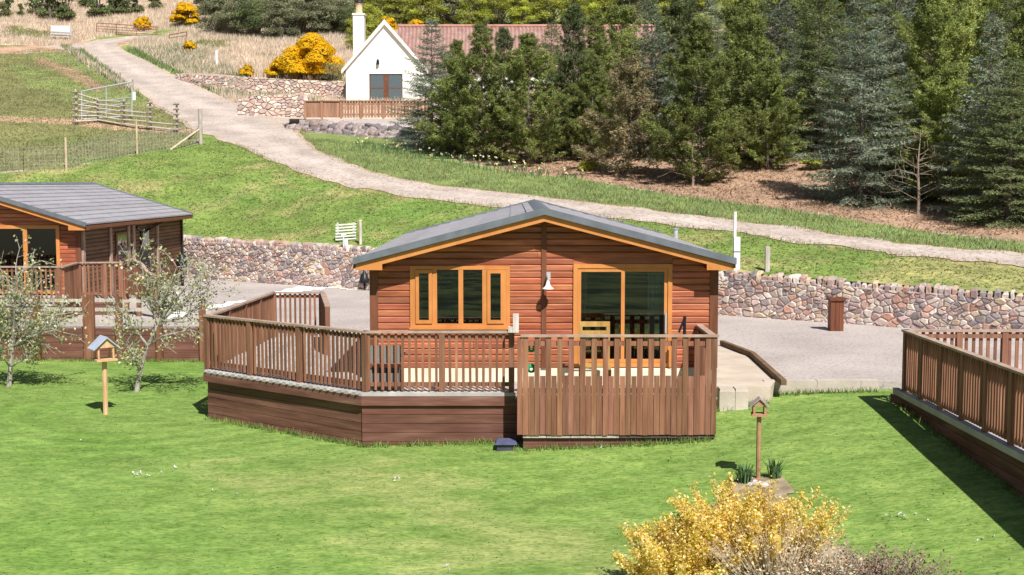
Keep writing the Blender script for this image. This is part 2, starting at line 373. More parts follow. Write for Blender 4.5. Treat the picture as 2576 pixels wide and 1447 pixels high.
paint(inpoly(GX, GY, px2((95, 140), (190, 175), (260, 215), (250, 235), (150, 180), (90, 160))) , DIRT * .9, .3)
sa = np.clip((wob(GX, GY, .55, 9) + .6 * wob(GX, GY, 1.7, 10) + .3 * wob(GX, GY, 3.3, 14) + .25 * np.clip((wall_y(GX) + 9 - GY) / 6, -.6, 1) - .22) * 1.8, 0, .62) * (below & (GY < 70) & ~inpoly(GX, GY, pad))
hillcol = hillcol * (1 - sa[..., None]) + np.array((.40, .33, .16)) * sa[..., None]
sd = np.clip((wob(GX, GY, .7, 19) + .5 * wob(GX, GY, 2.1, 20) - .25) * 1.6, 0, .5) * (below & (GY < 70))
hillcol = hillcol * (1 - sd[..., None]) + np.array((.115, .23, .045)) * sd[..., None]
hillcol = np.clip(hillcol, .02, .9)
MT['hill'] = pmat('hillside_ground', [(.3, (.74, .74, .74)), (.5, (1, 1, 1)), (.72, (1.22, 1.2, 1.15))], .9, (1, 1, 1), 9, .95, bump=.8, bscale=9,
                 cols2=[(.34, (.62, .66, .6)), (.5, (1, 1, 1)), (.66, (1.25, 1.22, 1.1))], scale2=5.5, fac2=.75, spec=.1)
struct(gridmesh(GX, GY, GZ + .03 * nz * np.clip(td - 3.5, 0, 1) * np.clip(GU - 1, 0, 1) * ~((GX < -9) & (GX > -30) & (GY > 62) & (GY < 95)), hillcol, 'hillside', MT['hill']), 'sloping hillside of mown bank, paddock and dry grass behind the lodges')
def drape(poly_l, poly_r, dz, n, name, mat, label):
    m = 15; V = []; T = []
    for k in range(len(poly_l)):
        for j in range(m):
            t = j / (m - 1); p = poly_l[k] * (1 - t) + poly_r[k] * t; V.append((p[0], p[1]))
            rut = 1.0 + .07 * math.cos((t - .5) * 4 * math.pi) + .05 * math.sin(k * .37 + j * .4) - .16 * max(0, abs(t - .5) - .38) * 6
            e = max(0, abs(t - .5) - .36) * 1.2; T.append((rut, rut * (1 - e * .5), rut * (1 - e * 1.1)))
    V = np.array(V); Z = HZ(V[:, 0], V[:, 1]) + dz
    nr = len(poly_l)
    return struct(gridmesh(V[:, 0].reshape(nr, m), V[:, 1].reshape(nr, m), Z.reshape(nr, m), np.array(T).reshape(nr, m, 3), name, mat), label)
tang = np.gradient(TC, axis=0); tang /= np.linalg.norm(tang, axis=1)[:, None]; nor = np.c_[-tang[:, 1], tang[:, 0]]
rs = np.random.RandomState(4)
def half_width(y): return np.interp(y, [33, 44, 54, 62, 70, 80, 100, 125], [.74, .9, 1.08, 1.5, 2.6, 2.9, 2.0, 1.6])
half = half_width(TC[:, 1])
jl = np.convolve(rs.normal(0, .22, len(TC) + 2), np.ones(3) / 3, 'valid'); jr = np.convolve(rs.normal(0, .22, len(TC) + 2), np.ones(3) / 3, 'valid')
drape(TC + nor * (half + jl)[:, None], TC - nor * (half + jr)[:, None], .022, 1, 'track', MT['track'], 'pale dusty farm track winding up the hillside')
def patch(poly, dz, name, mat, label, step=.25, f=None, flat=None):
    f = f or HZ; P = np.array(poly); x0, y0 = P.min(0); x1, y1 = P.max(0)
    X, Y = np.meshgrid(np.arange(x0, x1 + step, step), np.arange(y0, y1 + step, step))
    jx = X + wob(X, Y, 2.5, 5) * .12; jy = Y + wob(X, Y, 2.1, 6) * .12
    Z = (f(jx, jy) + dz) if flat is None else np.full(X.shape, flat)
    ins = inpoly(jx[:-1, :-1] + step / 2, jy[:-1, :-1] + step / 2, poly)
    i = np.arange(X.size).reshape(X.shape)
    q = np.stack([i[:-1, :-1], i[:-1, 1:], i[1:, 1:], i[1:, :-1]], -1)[ins]
    used, inv = np.unique(q, return_inverse=True); mb = MB()
    mb.v = [np.c_[jx.ravel(), jy.ravel(), Z.ravel()][used]]; mb.n = len(used); mb.f = [inv.reshape(-1, 4)]; mb.c = [np.ones((len(used), 3))]
    return struct(mb.build(name, mat, smooth=True), label)
patch(px2((520, 300), (480, 226), (500, 222), (613, 240), (600, 280), (592, 292), (772, 299), (748, 312), (722, 330), (714, 350), (740, 385), (660, 350)), .009, 'forecourt', MT['track'], 'grey gravel forecourt between the track and the white house')
patch(px2((60, 122), (150, 112), (262, 104), (262, 124), (285, 150), (240, 150), (150, 124), (60, 136)), .007, 'side_path', MT['track'], 'narrow dirt path leaving the track towards the gorse bushes')

# ---- lawn
ax = np.r_[np.linspace(-160, -14, 60)[:-1], np.linspace(-14, 12, 131), np.linspace(12, 160, 34)[1:]]
ay = np.r_[np.linspace(-300, -12, 140)[:-1], np.linspace(-12, 12, 20)[:-1], np.linspace(12, 33.2, 107)]
AX, AY = np.meshgrid(ax, ay); AZ = LZ(AX, AY)
n1 = wob(AX, AY, .45, 11); n2 = wob(AX, AY, 1.4, 12); n3 = wob(AX * .7 + AY * .3, AY * 1.6, 2.6, 13) + .6 * wob(AX + AY * .4, AY * 2.2, 4.5, 17)
LAWN = np.array((.172, .268, .066)); LIGHT = np.array((.335, .315, .145)); DEEP = np.array((.105, .215, .032))
lc = np.tile(LAWN, AX.shape + (1,)) * (1 + .14 * n2[..., None] + .16 * n3[..., None])
s1 = np.clip((n1 + .6 * n2 + .5 * n3 - .22) * 2.2, 0, 1) * np.where((AX < 4) & (AY < 21), 1, .35); lc = lc * (1 - .40 * s1[..., None]) + LIGHT * .40 * s1[..., None]
s2 = np.clip((-n1 + .5 * wob(AX, AY, 1.9, 15) - .2) * 2, 0, 1); lc = lc * (1 - .5 * s2[..., None]) + DEEP * .5 * s2[..., None]
rr = np.hypot(AX + 7.2, (AY - 25.2) * 1.0); ring = .17 * np.cos(rr * 2 * math.pi / .62) * np.exp(-((rr - 3.0) / 1.5) ** 2) * (AY < 25.5)
lc = lc * (1 - ring[..., None])
bk = AY < -14; refl_patches = np.clip(.5 + 2.2 * (wob(AX * 1.6, AY * .45, .3, 51) + .7 * wob(AX * 1.6, AY * .5, .8, 52)), 0, 1)[..., None]; lc = np.where(bk[..., None], np.array((.022, .035, .012)) * (1 - refl_patches) + np.array((.14, .17, .06)) * refl_patches, lc)  # unseen hedges painted as dark and light blotches for the panes to reflect
lc = np.clip(lc, .01, .9)
MT['lawn'] = pmat('mown_lawn', [(.3, (.74, .80, .66)), (.5, (1, 1, 1)), (.7, (1.3, 1.2, 1.2))], 3.4, (.75, 1.5, 1), 10, .9, bump=.7, bscale=18, bstretch=(.8, 1.5, 1),
                 cols2=[(.35, (.62, .72, .52)), (.5, (1, 1, 1)), (.62, (1.3, 1.22, 1.22))], scale2=15, stretch2=(.7, 1.5, 1), fac2=.8, spec=.12)
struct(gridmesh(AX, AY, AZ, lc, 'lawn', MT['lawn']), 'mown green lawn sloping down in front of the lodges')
# ---- gravel yard between kerb, decks and stone wall
YARD = [(40, 23.3), (3.42, 23.3), (3.42, 22.6), (-2.5, 22.6), (-5.45, 24.9), (-5.55, 29.3), (-7.75, 31.68), (-60, 31.68), (-60, 49.0), (-13, 49.0)] + [(float(x), float(wall_y(x)) + .1) for x in np.arange(-12, 40.5, 2)]
YARD = [(x, y if i < 10 else max(y, 23.4)) for i, (x, y) in enumerate(YARD)]
mb = MB(); mb.prism([(x, y, -1.0) for x, y in YARD], (0, 0, 1.0))
struct(mb.build('gravel_yard', MT['gravel']), 'grey pink gravel yard around the lodges')
mb = MB(); mb.prism([(3.44, 22.62, -1.0), (4.72, 22.62, -1.0), (4.90, 23.15, -1.0), (5.02, 26.7, -1.0), (4.5, 28.9, -1.0), (3.44, 29.5, -1.0)], (0, 0, 1.012)); struct(mb.build('sand_ramp', MT['sand']), 'pale sandy ramp beside the main deck')
struct(patch([(-9.5, 33.2), (-9.6, 36.5), (-5.9, 45.2), (-4.4, 42.5), (-7.6, 44.6), (-8.5, 38)], 0, 'grass_strip', MT['lawn'], 'x', flat=.015), 'green strip of grass along the foot of the stone wall')

# ---- rubble stone
STONES = [(.52, .41, .36), (.45, .35, .33), (.60, .48, .41), (.40, .34, .34), (.62, .53, .46), (.50, .34, .28), (.34, .29, .28), (.56, .44, .41), (.60, .47, .34), (.52, .31, .24), (.60, .52, .48), (.27, .235, .24), (.64, .56, .51), (.42, .30, .28)]
def clip_half(poly, nx, ny, c):         # keep n.p <= c
    out = []; n = len(poly)
    for i in range(n):
        a, b = poly[i], poly[(i + 1) % n]; da = nx * a[0] + ny * a[1] - c; db = nx * b[0] + ny * b[1] - c
        if da <= 0: out.append(a)
        if da * db < 0: t = da / (da - db); out.append((a[0] + t * (b[0] - a[0]), a[1] + t * (b[1] - a[1])))
    return out
def rubble(mb, line, zb, zt, cell, rng, asp=1.55, gap=.014, depth=.05, drop=.22, lean=0, cols=STONES, dark=1.0):
    """stones on a vertical face: line = [(x,y)...] seen from its right-hand side; zb, zt functions of the run"""
    L = [Vector((p[0], p[1])) for p in line]; seg = [(L[i + 1] - L[i]).length for i in range(len(L) - 1)]; tot = sum(seg)
    def pos(s):
        for i, d in enumerate(seg):
            if s <= d or i == len(seg) - 1:
                t = (L[i + 1] - L[i]) / d; p = L[i] + t * s; return p, Vector((t.y, -t.x))
            s -= d
    cs = cell * asp; pts = []
    zmin = min(zb(s) for s in np.linspace(0, tot, 40)); zmax = max(zt(s) for s in np.linspace(0, tot, 40))
    nr = int((zmax - zmin) / cell) + 2; ncol = int(tot / cs) + 2
    grid = {}
    for r in range(-1, nr + 1):
        for c in range(-1, ncol + 1):
            if rng.random() < drop: continue
            s = (c + .5 * (r % 2) + rng.uniform(-.42, .42)) * cell; z = zmin + (r + rng.uniform(-.36, .36)) * cell
            grid.setdefault((int(math.floor(s / (cell * 2))), int(math.floor(z / (cell * 2)))), []).append((s, z)); pts.append((s, z))
    for (s, z) in pts:
        sr = s * asp
        if sr < -cs or sr > tot + cs: continue
        q = max(0, min(tot, sr)); b, t_ = zb(q), zt(q)
        if z < b - cell or z > t_ + cell: continue
        poly = [(s - 2.2 * cell, z - 2.2 * cell), (s + 2.2 * cell, z - 2.2 * cell), (s + 2.2 * cell, z + 2.2 * cell), (s - 2.2 * cell, z + 2.2 * cell)]
        gi, gj = int(math.floor(s / (cell * 2))), int(math.floor(z / (cell * 2)))
        for di in (-2, -1, 0, 1, 2):
            for dj in (-2, -1, 0, 1, 2):
                for (s2, z2) in grid.get((gi + di, gj + dj), ()):
                    nx, ny = s2 - s, z2 - z; d = math.hypot(nx, ny)
                    if d < 1e-6 or d > 4.5 * cell: continue
                    nx /= d; ny /= d
                    poly = clip_half(poly, nx, ny, nx * (s + s2) / 2 + ny * (z + z2) / 2 - gap * rng.uniform(.5, 1.4))
                    if len(poly) < 3: break
        if len(poly) < 3: continue
        for h in ((0, -1, -(b + .005)), (0, 1, t_ - .005), (-1, 0, 0), (1, 0, tot / asp)):
            poly = clip_half(poly, *h)
            if len(poly) < 3: break
        if len(poly) < 3: continue
        # round the corners once
        P = []
        for i in range(len(poly)):
            a, c = poly[i], poly[(i + 1) % len(poly)]
            e = .06 + .14 * rng.random(); P.append((a[0] * (1 - e) + c[0] * e, a[1] * (1 - e) + c[1] * e)); P.append((a[0] * .14 + c[0] * .86, a[1] * .14 + c[1] * .86))
        cx = sum(p[0] for p in P) / len(P); cz = sum(p[1] for p in P) / len(P)
        w = max(p[0] for p in P) - min(p[0] for p in P)
        if w < cell * .25: continue
        dp = depth * rng.uniform(.5, 1.3); vs = []
        tx, tz = rng.uniform(-.25, .25), rng.uniform(-.2, .3)
        for k, (sc, dd) in enumerate(((1.0, -.03), (1.0, dp * .45), (.78, dp))):
            for (a, c) in P:
                aa, cc = cx + (a - cx) * sc, cz + (c - cz) * sc
                p, nn = pos(max(0, min(tot, aa * asp)))
                o = dd + (0 if k == 0 else dp * (tx * (aa - cx) + tz * (cc - cz)) / cell) - lean * (cc - zmin)
                vs.append((p.x + nn.x * o, p.y + nn.y * o, cc))
        n = len(P); fs = [(k * n + i, k * n + (i + 1) % n, (k + 1) * n + (i + 1) % n, (k + 1) * n + i) for k in range(2) for i in range(n)] + [tuple(range(2 * n, 3 * n))]
        col = np.array(rng.choice(cols)) * rng.uniform(.85, 1.28) * dark
        mb.add(vs, fs, tuple(col))
rng = random.Random(11)
# the long mortared wall with its upright coping
wl = [(-13, 48.9), (22, float(wall_y(22)))]
def wtop(x): return CAMZ + float(np.interp(x, [-13, -8.4, -4, 0, 5.9, 9.7, 13, 22], [-2.30, -2.38, -2.46, -2.54, -2.66, -2.80, -2.88, -2.96]))
ux = 35 / math.hypot(35, wl[1][1] - 48.9)
wall_root = thing('stone_wall', 'long mortared rubble retaining wall with upright coping stones behind the lodges', 'wall', (0, float(wall_y(0)), 0))
mb = MB(); n = 70
for k in range(n):
    xa, xb = -13 + 35 * k / n, -13 + 35 * (k + 1) / n; ya, yb = float(wall_y(xa)), float(wall_y(xb)); za, zb_ = wtop(xa), wtop(xb)
    mb.add([(xa, ya, -.3), (xb, yb, -.3), (xb, yb, zb_), (xa, ya, za), (xa + .25, ya + .34, -.3), (xb + .25, yb + .34, -.3), (xb + .25, yb + .34, zb_), (xa + .25, ya + .34, za)],
           [(0, 1, 2, 3), (3, 2, 6, 7), (5, 4, 7, 6)])
mb.build('mortar_core', MT['mortar'], wall_root)
mb = MB()
rubble(mb, wl, lambda s: -.05, lambda s: wtop(-13 + s * ux), .098, rng, 1.55, .011, .045, .46)
mb.build('rubble_face', MT['stone'], wall_root)
mb = MB(); s = 0; tot = 35 / ux; dxy = np.array((35, wl[1][1] - 48.9)) / tot; nrm = np.array((dxy[1], -dxy[0]))
while s < tot:
    w = rng.uniform(.07, .17); h = rng.uniform(.11, .23); p = np.array((-13, 48.9)) + dxy * (s + w / 2); zt = wtop(p[0]); lean = rng.uniform(-.25, .25) * .3
    col = tuple(np.array(rng.choice(STONES)) * rng.uniform(.8, 1.15)); dep = rng.uniform(.13, .2)
    vs = []
    for (zz, sc) in ((-.03, 1.0), (h * .6, 1.0), (h, .62)):
        for a, b in ((-1, -1), (1, -1), (1, 1), (-1, 1)):
            q = p + dxy * (a * w * .44 * sc * rng.uniform(.85, 1.1) + lean * zz * 2) + nrm * (-.15 - b * -dep * sc * rng.uniform(.9, 1.1)) 
            vs.append((q[0], q[1], zt + zz * rng.uniform(.93, 1.07)))
    mb.add(vs, [(0, 1, 5, 4), (1, 2, 6, 5), (2, 3, 7, 6), (3, 0, 4, 7), (4, 5, 9, 8), (5, 6, 10, 9), (6, 7, 11, 10), (7, 4, 8, 11), (8, 9, 10, 11), (3, 2, 1, 0)], col)
    s += w + rng.uniform(.005, .06)
mb.build('coping', MT['stone'], wall_root)

# ------------------------------------------------------------------ timber lodges
def board_rows(mb, p0, u, nrm, z0, z1, h, spans, rng, th=.026):
    """horizontal weatherboards: spans(za,zb) -> [(u0,u1)], profile bevelled on top so the sun catches it"""
    z = z0; p0 = np.array(p0, float); u = np.array(u, float); nrm = np.array(nrm, float)
    while z < z1 - 1e-4:
        zz = min(z + h, z1)
        for a, b in spans(z, zz):
            if b - a < .01: continue
            cuts = [a]
            while b - cuts[-1] > 3.2: cuts.append(cuts[-1] + rng.uniform(1.6, 2.6))
            cuts.append(b)
            for ca, cb in zip(cuts[:-1], cuts[1:]):
                g = rng.uniform(.70, 1.22); t = (g * rng.uniform(.95, 1.08), g * rng.uniform(.92, 1.1), g * rng.uniform(.9, 1.1))
                pr = [(0, z), (th * .55, z + .002), (th, z + .012), (th, zz - .026), (th * .2, zz - .002), (0, zz)]
                vs = [p0 + u * x + nrm * o + np.array((0, 0, q)) for x in (ca + .002, cb - .002) for o, q in pr]
                n = len(pr); mb.add(vs, [(i, i + 1, n + i + 1, n + i) for i in range(n - 1)] + [tuple(range(n))[::-1], tuple(range(n, 2 * n))], t)
        z = zz
def frame_rect(mb, u0, u1, z0, z1, y, w, d, t=None):       # a frame in the X-Z plane whose front face is at y
    mb.bx(u0, u0 + w, y, y + d, z0, z1, t); mb.bx(u1 - w, u1, y, y + d, z0, z1, t)
    mb.bx(u0 + w, u1 - w, y, y + d, z1 - w, z1, t); mb.bx(u0 + w, u1 - w, y, y + d, z0, z0 + w, t)
def lodge(root, xc, hw, rhw, yf, yb, ov, zf, zskirt, zeave, zridge, openings, sidemat, rng, h=.117):
    """gabled lodge whose front faces -Y.  xc centre, hw half wall width, rhw half roof width, yf front wall plane, yb back, ov front overhang"""
    sl_ = (zridge - zeave) / rhw
    def under(x): return zridge - .17 - sl_ * abs(x - xc)
    def spans(za, zb):
        zm = (za + zb) / 2; half = min(hw, (zridge - .16 - zm) / sl_)
        if half <= 0: return []
        iv = [(xc - half, xc + half)]
        for (a, b, c, d) in openings:
            if zb > c + .01 and za < d - .01:
                iv = [q for (s, e) in iv for q in ((s, min(e, a)), (max(s, b), e)) if q[1] - q[0] > .005]
        return iv
    mb = MB(); board_rows(mb, (0, yf, 0), (1, 0, 0), (0, -1, 0), zf, zridge - .2, h, spans, rng)
    for (a, b, c, d) in openings:
        for q in (d, c - h): mb.bx(a + .002, b - .002, yf - .014, yf + .03, q + (.002 if q == d else 0), q + h - (.002 if q != d else 0))
    front = mb.build('front_wall', MT['siding'], root)
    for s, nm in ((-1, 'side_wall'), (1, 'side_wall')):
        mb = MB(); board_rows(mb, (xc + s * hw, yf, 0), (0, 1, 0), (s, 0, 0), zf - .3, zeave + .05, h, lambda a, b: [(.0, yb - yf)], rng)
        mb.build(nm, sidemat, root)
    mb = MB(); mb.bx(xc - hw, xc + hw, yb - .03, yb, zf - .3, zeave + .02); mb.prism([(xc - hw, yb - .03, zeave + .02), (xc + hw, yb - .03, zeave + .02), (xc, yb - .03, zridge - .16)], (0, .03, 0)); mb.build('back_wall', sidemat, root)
    mb = MB()
    mb.bx(xc - hw + .02, xc + hw - .02, yf + .6, yf + 4.2, zf - .02, zf + .02); mb.bx(xc - hw + .02, xc + hw - .02, yf + 4.2, yf + 4.26, zf, zeave)
    mb.bx(xc - hw + .02, xc + hw - .02, yf + .03, yf + 4.2, zeave - .03, zeave); mb.bx(xc - hw + .03, xc + hw - .03, yf + .03, yf + .6, zf - .02, zf + .02)
    mb.build('room', MT['interior'], root)
    mb = MB(); mb.bx(xc - hw + .03, xc + hw - .03, yf - .012, yf + .02, zskirt, zf); mb.bx(xc - hw + .03, xc - hw + .06, yf, yb, -.1, zf - .3); mb.bx(xc + hw - .06, xc + hw - .03, yf, yb, -.1, zf - .3); mb.build('skirt', MT['cream'], root)
    for s in (-1, 1):
        mb = MB(); x = xc + s * hw; mb.bx(x - .05 if s < 0 else x - .10, x + .10 if s < 0 else x + .05, yf - .045, yf + .05, zf, under(x) + .02)
        mb.build('corner_board', MT['trim_brown'], root)
    mb = MB(); mb.bx(xc - .045, xc + .045, yf - .05, yf - .02, zf, zridge - .22); mb.build('centre_strip', MT['trim_brown'], root)
    # roof: courses of metal tiles over a deck
    y0, y1 = yf - ov, yb + .25
    mb = MB(); nc = 11; lift = .032
    for s in (-1, 1):
        for k in range(nc):
            a, b = k / nc, (k + 1) / nc
            xa, xb = xc + s * rhw * a, xc + s * rhw * b; za, zb2 = zridge - sl_ * rhw * a, zridge - sl_ * rhw * b
            g = rng.uniform(.93, 1.06)
            P = [(xa, za + .004), (xb, zb2 + lift), (xb, zb2 - .012), (xa, za - .05)]
            mb.prism([(x, y0 + .015, z) for x, z in P], (0, y1 - y0 - .03, 0), (g, g, g))
    mb.build('roof', MT['rooftile'], root)
    mb = MB()
    for s in (-1, 1):
        mb.prism([(xc + s * (rhw - .02), y0 + .03, zeave - .055), (xc, y0 + .03, zridge - .052), (xc, y0 + .03, zridge - .10), (xc + s * (rhw - .02), y0 + .03, zeave - .10)], (0, y1 - y0 - .06, 0))
        mb.beam((xc + s * (rhw - .005), y0 + .05, zeave - .09), (xc + s * (rhw - .005), y1 - .02, zeave - .09), .045, .10)
    mb.build('soffit', MT['trim_brown'], root)
    for yy in (y0 - .012, y1 + .012):
        mb = MB(); o = .035
        for s in (-1, 1):
            e = (xc + s * (rhw + .015), zeave - .005)
            mb.prism([(xc, yy - o, zridge + .058), (e[0], yy - o, e[1] + .058), (e[0], yy - o, e[1] - .062), (xc, yy - o, zridge - .062)], (0, 2 * o, 0))
        mb.build('verge_trim', MT['verge'], root)
    mb = MB(); y = y0 - .02
    while y < y1:
        e = min(y + .42, y1 + .02)
        for s in (-1, 1): mb.prism([(xc, y, zridge + .055), (xc + s * .07, y, zridge + .035), (xc + s * .16, y, zridge - .012), (xc + s * .15, y, zridge - .04), (xc, y, zridge + .02)], (0, e - y - .012, 0))
        y = e
    mb.build('ridge_cap', MT['verge'], root)
    mb = MB(); dz = .125
    for s in (-1, 1):
        mb.prism([(xc, y0 + .012, zridge - .062), (xc + s * (rhw - .03), y0 + .012, zeave - .068), (xc + s * (rhw - .03), y0 + .012, zeave - .068 - .10), (xc + s * (rhw - .50), y0 + .012, zeave - .068 - .10), (xc + s * (rhw - .50), y0 + .012, zeave + sl_ * .5 - .068 - dz), (xc, y0 + .012, zridge - .062 - dz)], (0, .03, 0))
        mb.bx(min(xc + s * (rhw - .03), xc + s * (rhw - .5)), max(xc + s * (rhw - .03), xc + s * (rhw - .5)), y0 + .043, yf - .03, zeave - .165, zeave - .145)
    mb.build('fascia', MT['orange'], root)
def window(root, u0, u1, z0, z1, y, lights, glassmat, rng, curtains=None):
    """lights: [(a,b,opening?)]; timber frame with casements, panes, sill"""
    mb = MB(); frame_rect(mb, u0, u1, z0, z1, y - .055, .065, .09); mb.bx(u0 + .0655, lights[0][0] + .004, y - .05, y + .03, z0 + .066, z1 - .066); mb.bx(lights[-1][1] - .004, u1 - .0655, y - .05, y + .03, z0 + .066, z1 - .066)
    for (a, b, op), (a2, b2, o2) in zip(lights[:-1], lights[1:]): mb.bx(b, a2, y - .052, y + .03, z0 + .066, z1 - .066)
    fr = mb.build('window_frame', MT['orange'], root)
    for a, b, op in lights:
        if op:
            m2 = MB(); frame_rect(m2, a + .003, b - .003, z0 + .07, z1 - .07, y - .075, .06, .05); m2.build('casement', MT['orange'], fr)
    m2 = MB()
    for a, b, op in lights: m2.bx(a, b, y - .012, y - .006, z0 + .06, z1 - .06)
    m2.build('pane', glassmat, fr)
    m2 = MB(); m2.bx(u0 - .02, u1 + .02, y - .10, y - .02, z0 - .035, z0 - .002); m2.build('sill', MT['orange'], fr)
    return fr
def curtain(mb, x0, x1, y, z0, z1, amp=.03, n=22):
    vs = []
    for i in range(n + 1):
        x = x0 + (x1 - x0) * i / n; yy = y + amp * math.sin(i * 2.1) ; vs += [(x, yy, z0), (x, yy, z1)]
    mb.add(vs, [(2 * i, 2 * i + 2, 2 * i + 3, 2 * i + 1) for i in range(n)])

# main lodge
rng = random.Random(3)
YF = 22.5
pw = lambda x, y: at(x, y, YF)
ZF = pw(1300, 925).z; ZSK = pw(1300, 961).z; DECK = ZSK
main = thing('timber_lodge', 'timber lodge with reddish brown boarding, orange trim and grey roof, behind the large angled deck', 'lodge', (.61, YF, 0))
oh = .43
ze = at(885, 656, YF - oh).z; zr = at(1366, 531, YF - oh).z
w0, w1, wz0, wz1 = pw(1027, 0).x, pw(1283, 0).x, pw(0, 823).z, pw(0, 669).z
d0, d1, dz0, dz1 = pw(1445, 0).x, pw(1698, 0).x, pw(0, 922).z, pw(0, 664).z
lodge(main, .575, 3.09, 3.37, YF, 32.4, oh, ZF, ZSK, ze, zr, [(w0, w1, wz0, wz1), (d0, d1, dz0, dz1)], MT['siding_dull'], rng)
L = [pw(x, 0).x for x in (1041, 1084, 1096, 1151, 1163, 1212, 1224, 1268)]
window(main, w0, w1, wz0, wz1, YF, [(L[0], L[1], True), (L[2], L[3], False), (L[4], L[5], False), (L[6], L[7], True)], MT['glass'], rng)
mb = MB(); curtain(mb, L[2] - .1, L[3] + .02, YF + .35, wz0 - .1, wz1); curtain(mb, L[6] + .1, w1, YF + .35, wz0 - .1, wz1); mb.build('curtain', MT['curtain'], main)
for xa, xb, zl, zh in ((L[0] - .02, L[0] + .09, wz0 - .05, wz1), (d1 - .42, d1 - .1, dz0, dz1), (d0 + .1, d0 + .26, dz0, dz1)):  # right-hand door strip added in place of a pale reflection on the glass
    mb = MB(); curtain(mb, xa, xb, YF + .16, zl, zh, .02, 12); mb.build('curtain', MT['whitecurtain'], main)
mb = MB(); frame_rect(mb, d0, d1, dz0, dz1, YF - .06, .075, .10); xm = pw(1572, 0).x
dr = mb.build('patio_door_frame', MT['orange'], main)
for a, b in ((d0 + .078, xm + .03), (xm - .028, d1 - .078)):
    m2 = MB(); frame_rect(m2, a, b, dz0 + .078, dz1 - .078, YF - (.045 if a < xm - .2 else .035), .062, .032); leaf = m2.build('sliding_leaf', MT['orange'], dr)
m2 = MB(); m2.bx(d0 + .09, d1 - .09, YF - .018, YF - .012, dz0 + .09, dz1 - .09); m2.build('pane', MT['glass'], dr)
m2 = MB(); m2.bx(d1 - .13, d1 - .10, YF - .11, YF - .062, .62 + dz0, .98 + dz0); m2.build('handle', MT['grey_metal'], dr)
m2 = MB(); m2.bx(d0 - .05, d1 + .05, YF - .34, YF - .03, DECK, ZF + .0); m2.build('door_step', MT['cream'], main)
# wall lamp: bell shade on a swan neck
lx, lzz = pw(1380, 0).x - .005, pw(0, 724).z
lm = MB(); lc_ = (lx, YF - .26, lzz)
lm.lathe(lc_, [(.012, .15), (.03, .125), (.04, .075), (.055, .045), (.10, .009), (.104, 0), (.094, .0), (.05, .034)], 18)
lamp = lm.build('wall_lamp', MT['whitepaint'], main, True)
lm = MB(); prev = None
for k in range(9):
    a = math.pi * k / 8; p = (lx, YF - .03 - .115 + .115 * math.cos(a), lzz + .155 + .085 * math.sin(a))
    if prev: lm.tube(prev, p, .016, n=8)
    prev = p
lm.bx(lx - .05, lx + .05, YF - .042, YF - .022, lzz + .13, lzz + .29); lm.build('swan_neck', MT['grey_metal'], lamp)
mb = MB(); fp = at(1700, 592, 30.5); mb.tube((fp.x, 30.5, fp.z - .5), (fp.x, 30.5, at(0, 577, 30.5).z), .055, n=12); mb.tube((fp.x, 30.5, at(0, 577, 30.5).z), (fp.x, 30.5, at(0, 575, 30.5).z), .075, n=12); mb.build('flue', MT['grey_metal'], main)

# ------------------------------------------------------------------ decks and railings
def rail_run(root, p, q, zdeck, hrail, pitch, sw, rng, posts=(0, 1), name='railing', off=0, capw=.12, nposts=None, inner=1, drop=None):
    """one straight bay of railing: cap (part), slats with two back rails (one part), each post a part"""
    p, q = Vector((p[0], p[1], 0)), Vector((q[0], q[1], 0)); d = q - p; Ln = d.length; t = d / Ln; nn = Vector((t.y, -t.x, 0))
    zt = zdeck + hrail
    mb = MB(); mb.beam(p + Vector((0, 0, zt - .018)) - t * .04, q + Vector((0, 0, zt - .018)) + t * .04, capw, .036, t=(1, 1, 1)); mb.build('rail_cap', MT['cap'], root)
    mb = MB(); n = max(2, int(round(Ln / pitch)))
    for zz in (zt - .11, zdeck + .13):
        mb.beam(p + Vector((0, 0, zz)) - nn * .02 * inner, q + Vector((0, 0, zz)) - nn * .02 * inner, .032, .07, t=(.9, .9, .9))
    for i in range(n):
        s = (i + .5) / n * Ln; c = p + t * s + nn * .014 * inner; g = rng.uniform(.72, 1.22)
        w = sw * rng.uniform(.9, 1.08); a = rng.uniform(-.006, .006)
        mb.box((c.x, c.y, (zt - .04 + zdeck + .035) / 2), t * w / 2, nn * .0125, Vector((t.x * a, t.y * a, (zt - .04 - zdeck - .035) / 2)), (g, g * rng.uniform(.95, 1.03), g * rng.uniform(.92, 1.04)))
    mb.build('slats', MT['rail_v'], root)
    for f in posts:
        c = p + t * Ln * f; g = rng.uniform(.8, 1.0); m2 = MB(); m2.box((c.x, c.y, (zdeck - .12 + zt - .038) / 2), t * .05, nn * .05, (0, 0, (zt - .038 - zdeck + .12) / 2), (g, g, g)); m2.build('post', MT['rail_v'], root)
def skirt(root, pts, z0, z1f, bh, rng, name='skirt', mat=None, th=.028, close=False, zgap=.0):
    """boarded skirt under a deck, seen from the right-hand side of the line; bottoms follow the ground"""
    mb = MB()
    for (a, b) in zip(pts[:-1], pts[1:]):
        a, b = Vector((*a, 0)), Vector((*b, 0)); d = b - a; t = d.normalized(); nn = Vector((t.y, -t.x, 0))
        z = z1f
        while z > z0:
            zl = max(z0, z - bh); g = rng.uniform(.75, 1.18)
            mb.box((a + b) / 2 + Vector((0, 0, (z + zl) / 2)) - nn * th / 2, d / 2 * .9995, nn * (th / 2 + rng.uniform(-.002, .002)), (0, 0, (z - zl) / 2 - .004), (g, g * rng.uniform(.94, 1.03), g * rng.uniform(.92, 1.05)))
            z = zl
        mb.box((a + b) / 2 + Vector((0, 0, (z0 + z1f) / 2)) - nn * (th + .02), d / 2 * .99, nn * .01, (0, 0, (z1f - z0) / 2 - .01), (.35, .35, .35))
    return mb.build(name, mat or MT['rail_h'], root)
rng = random.Random(5)
HR = 1.06
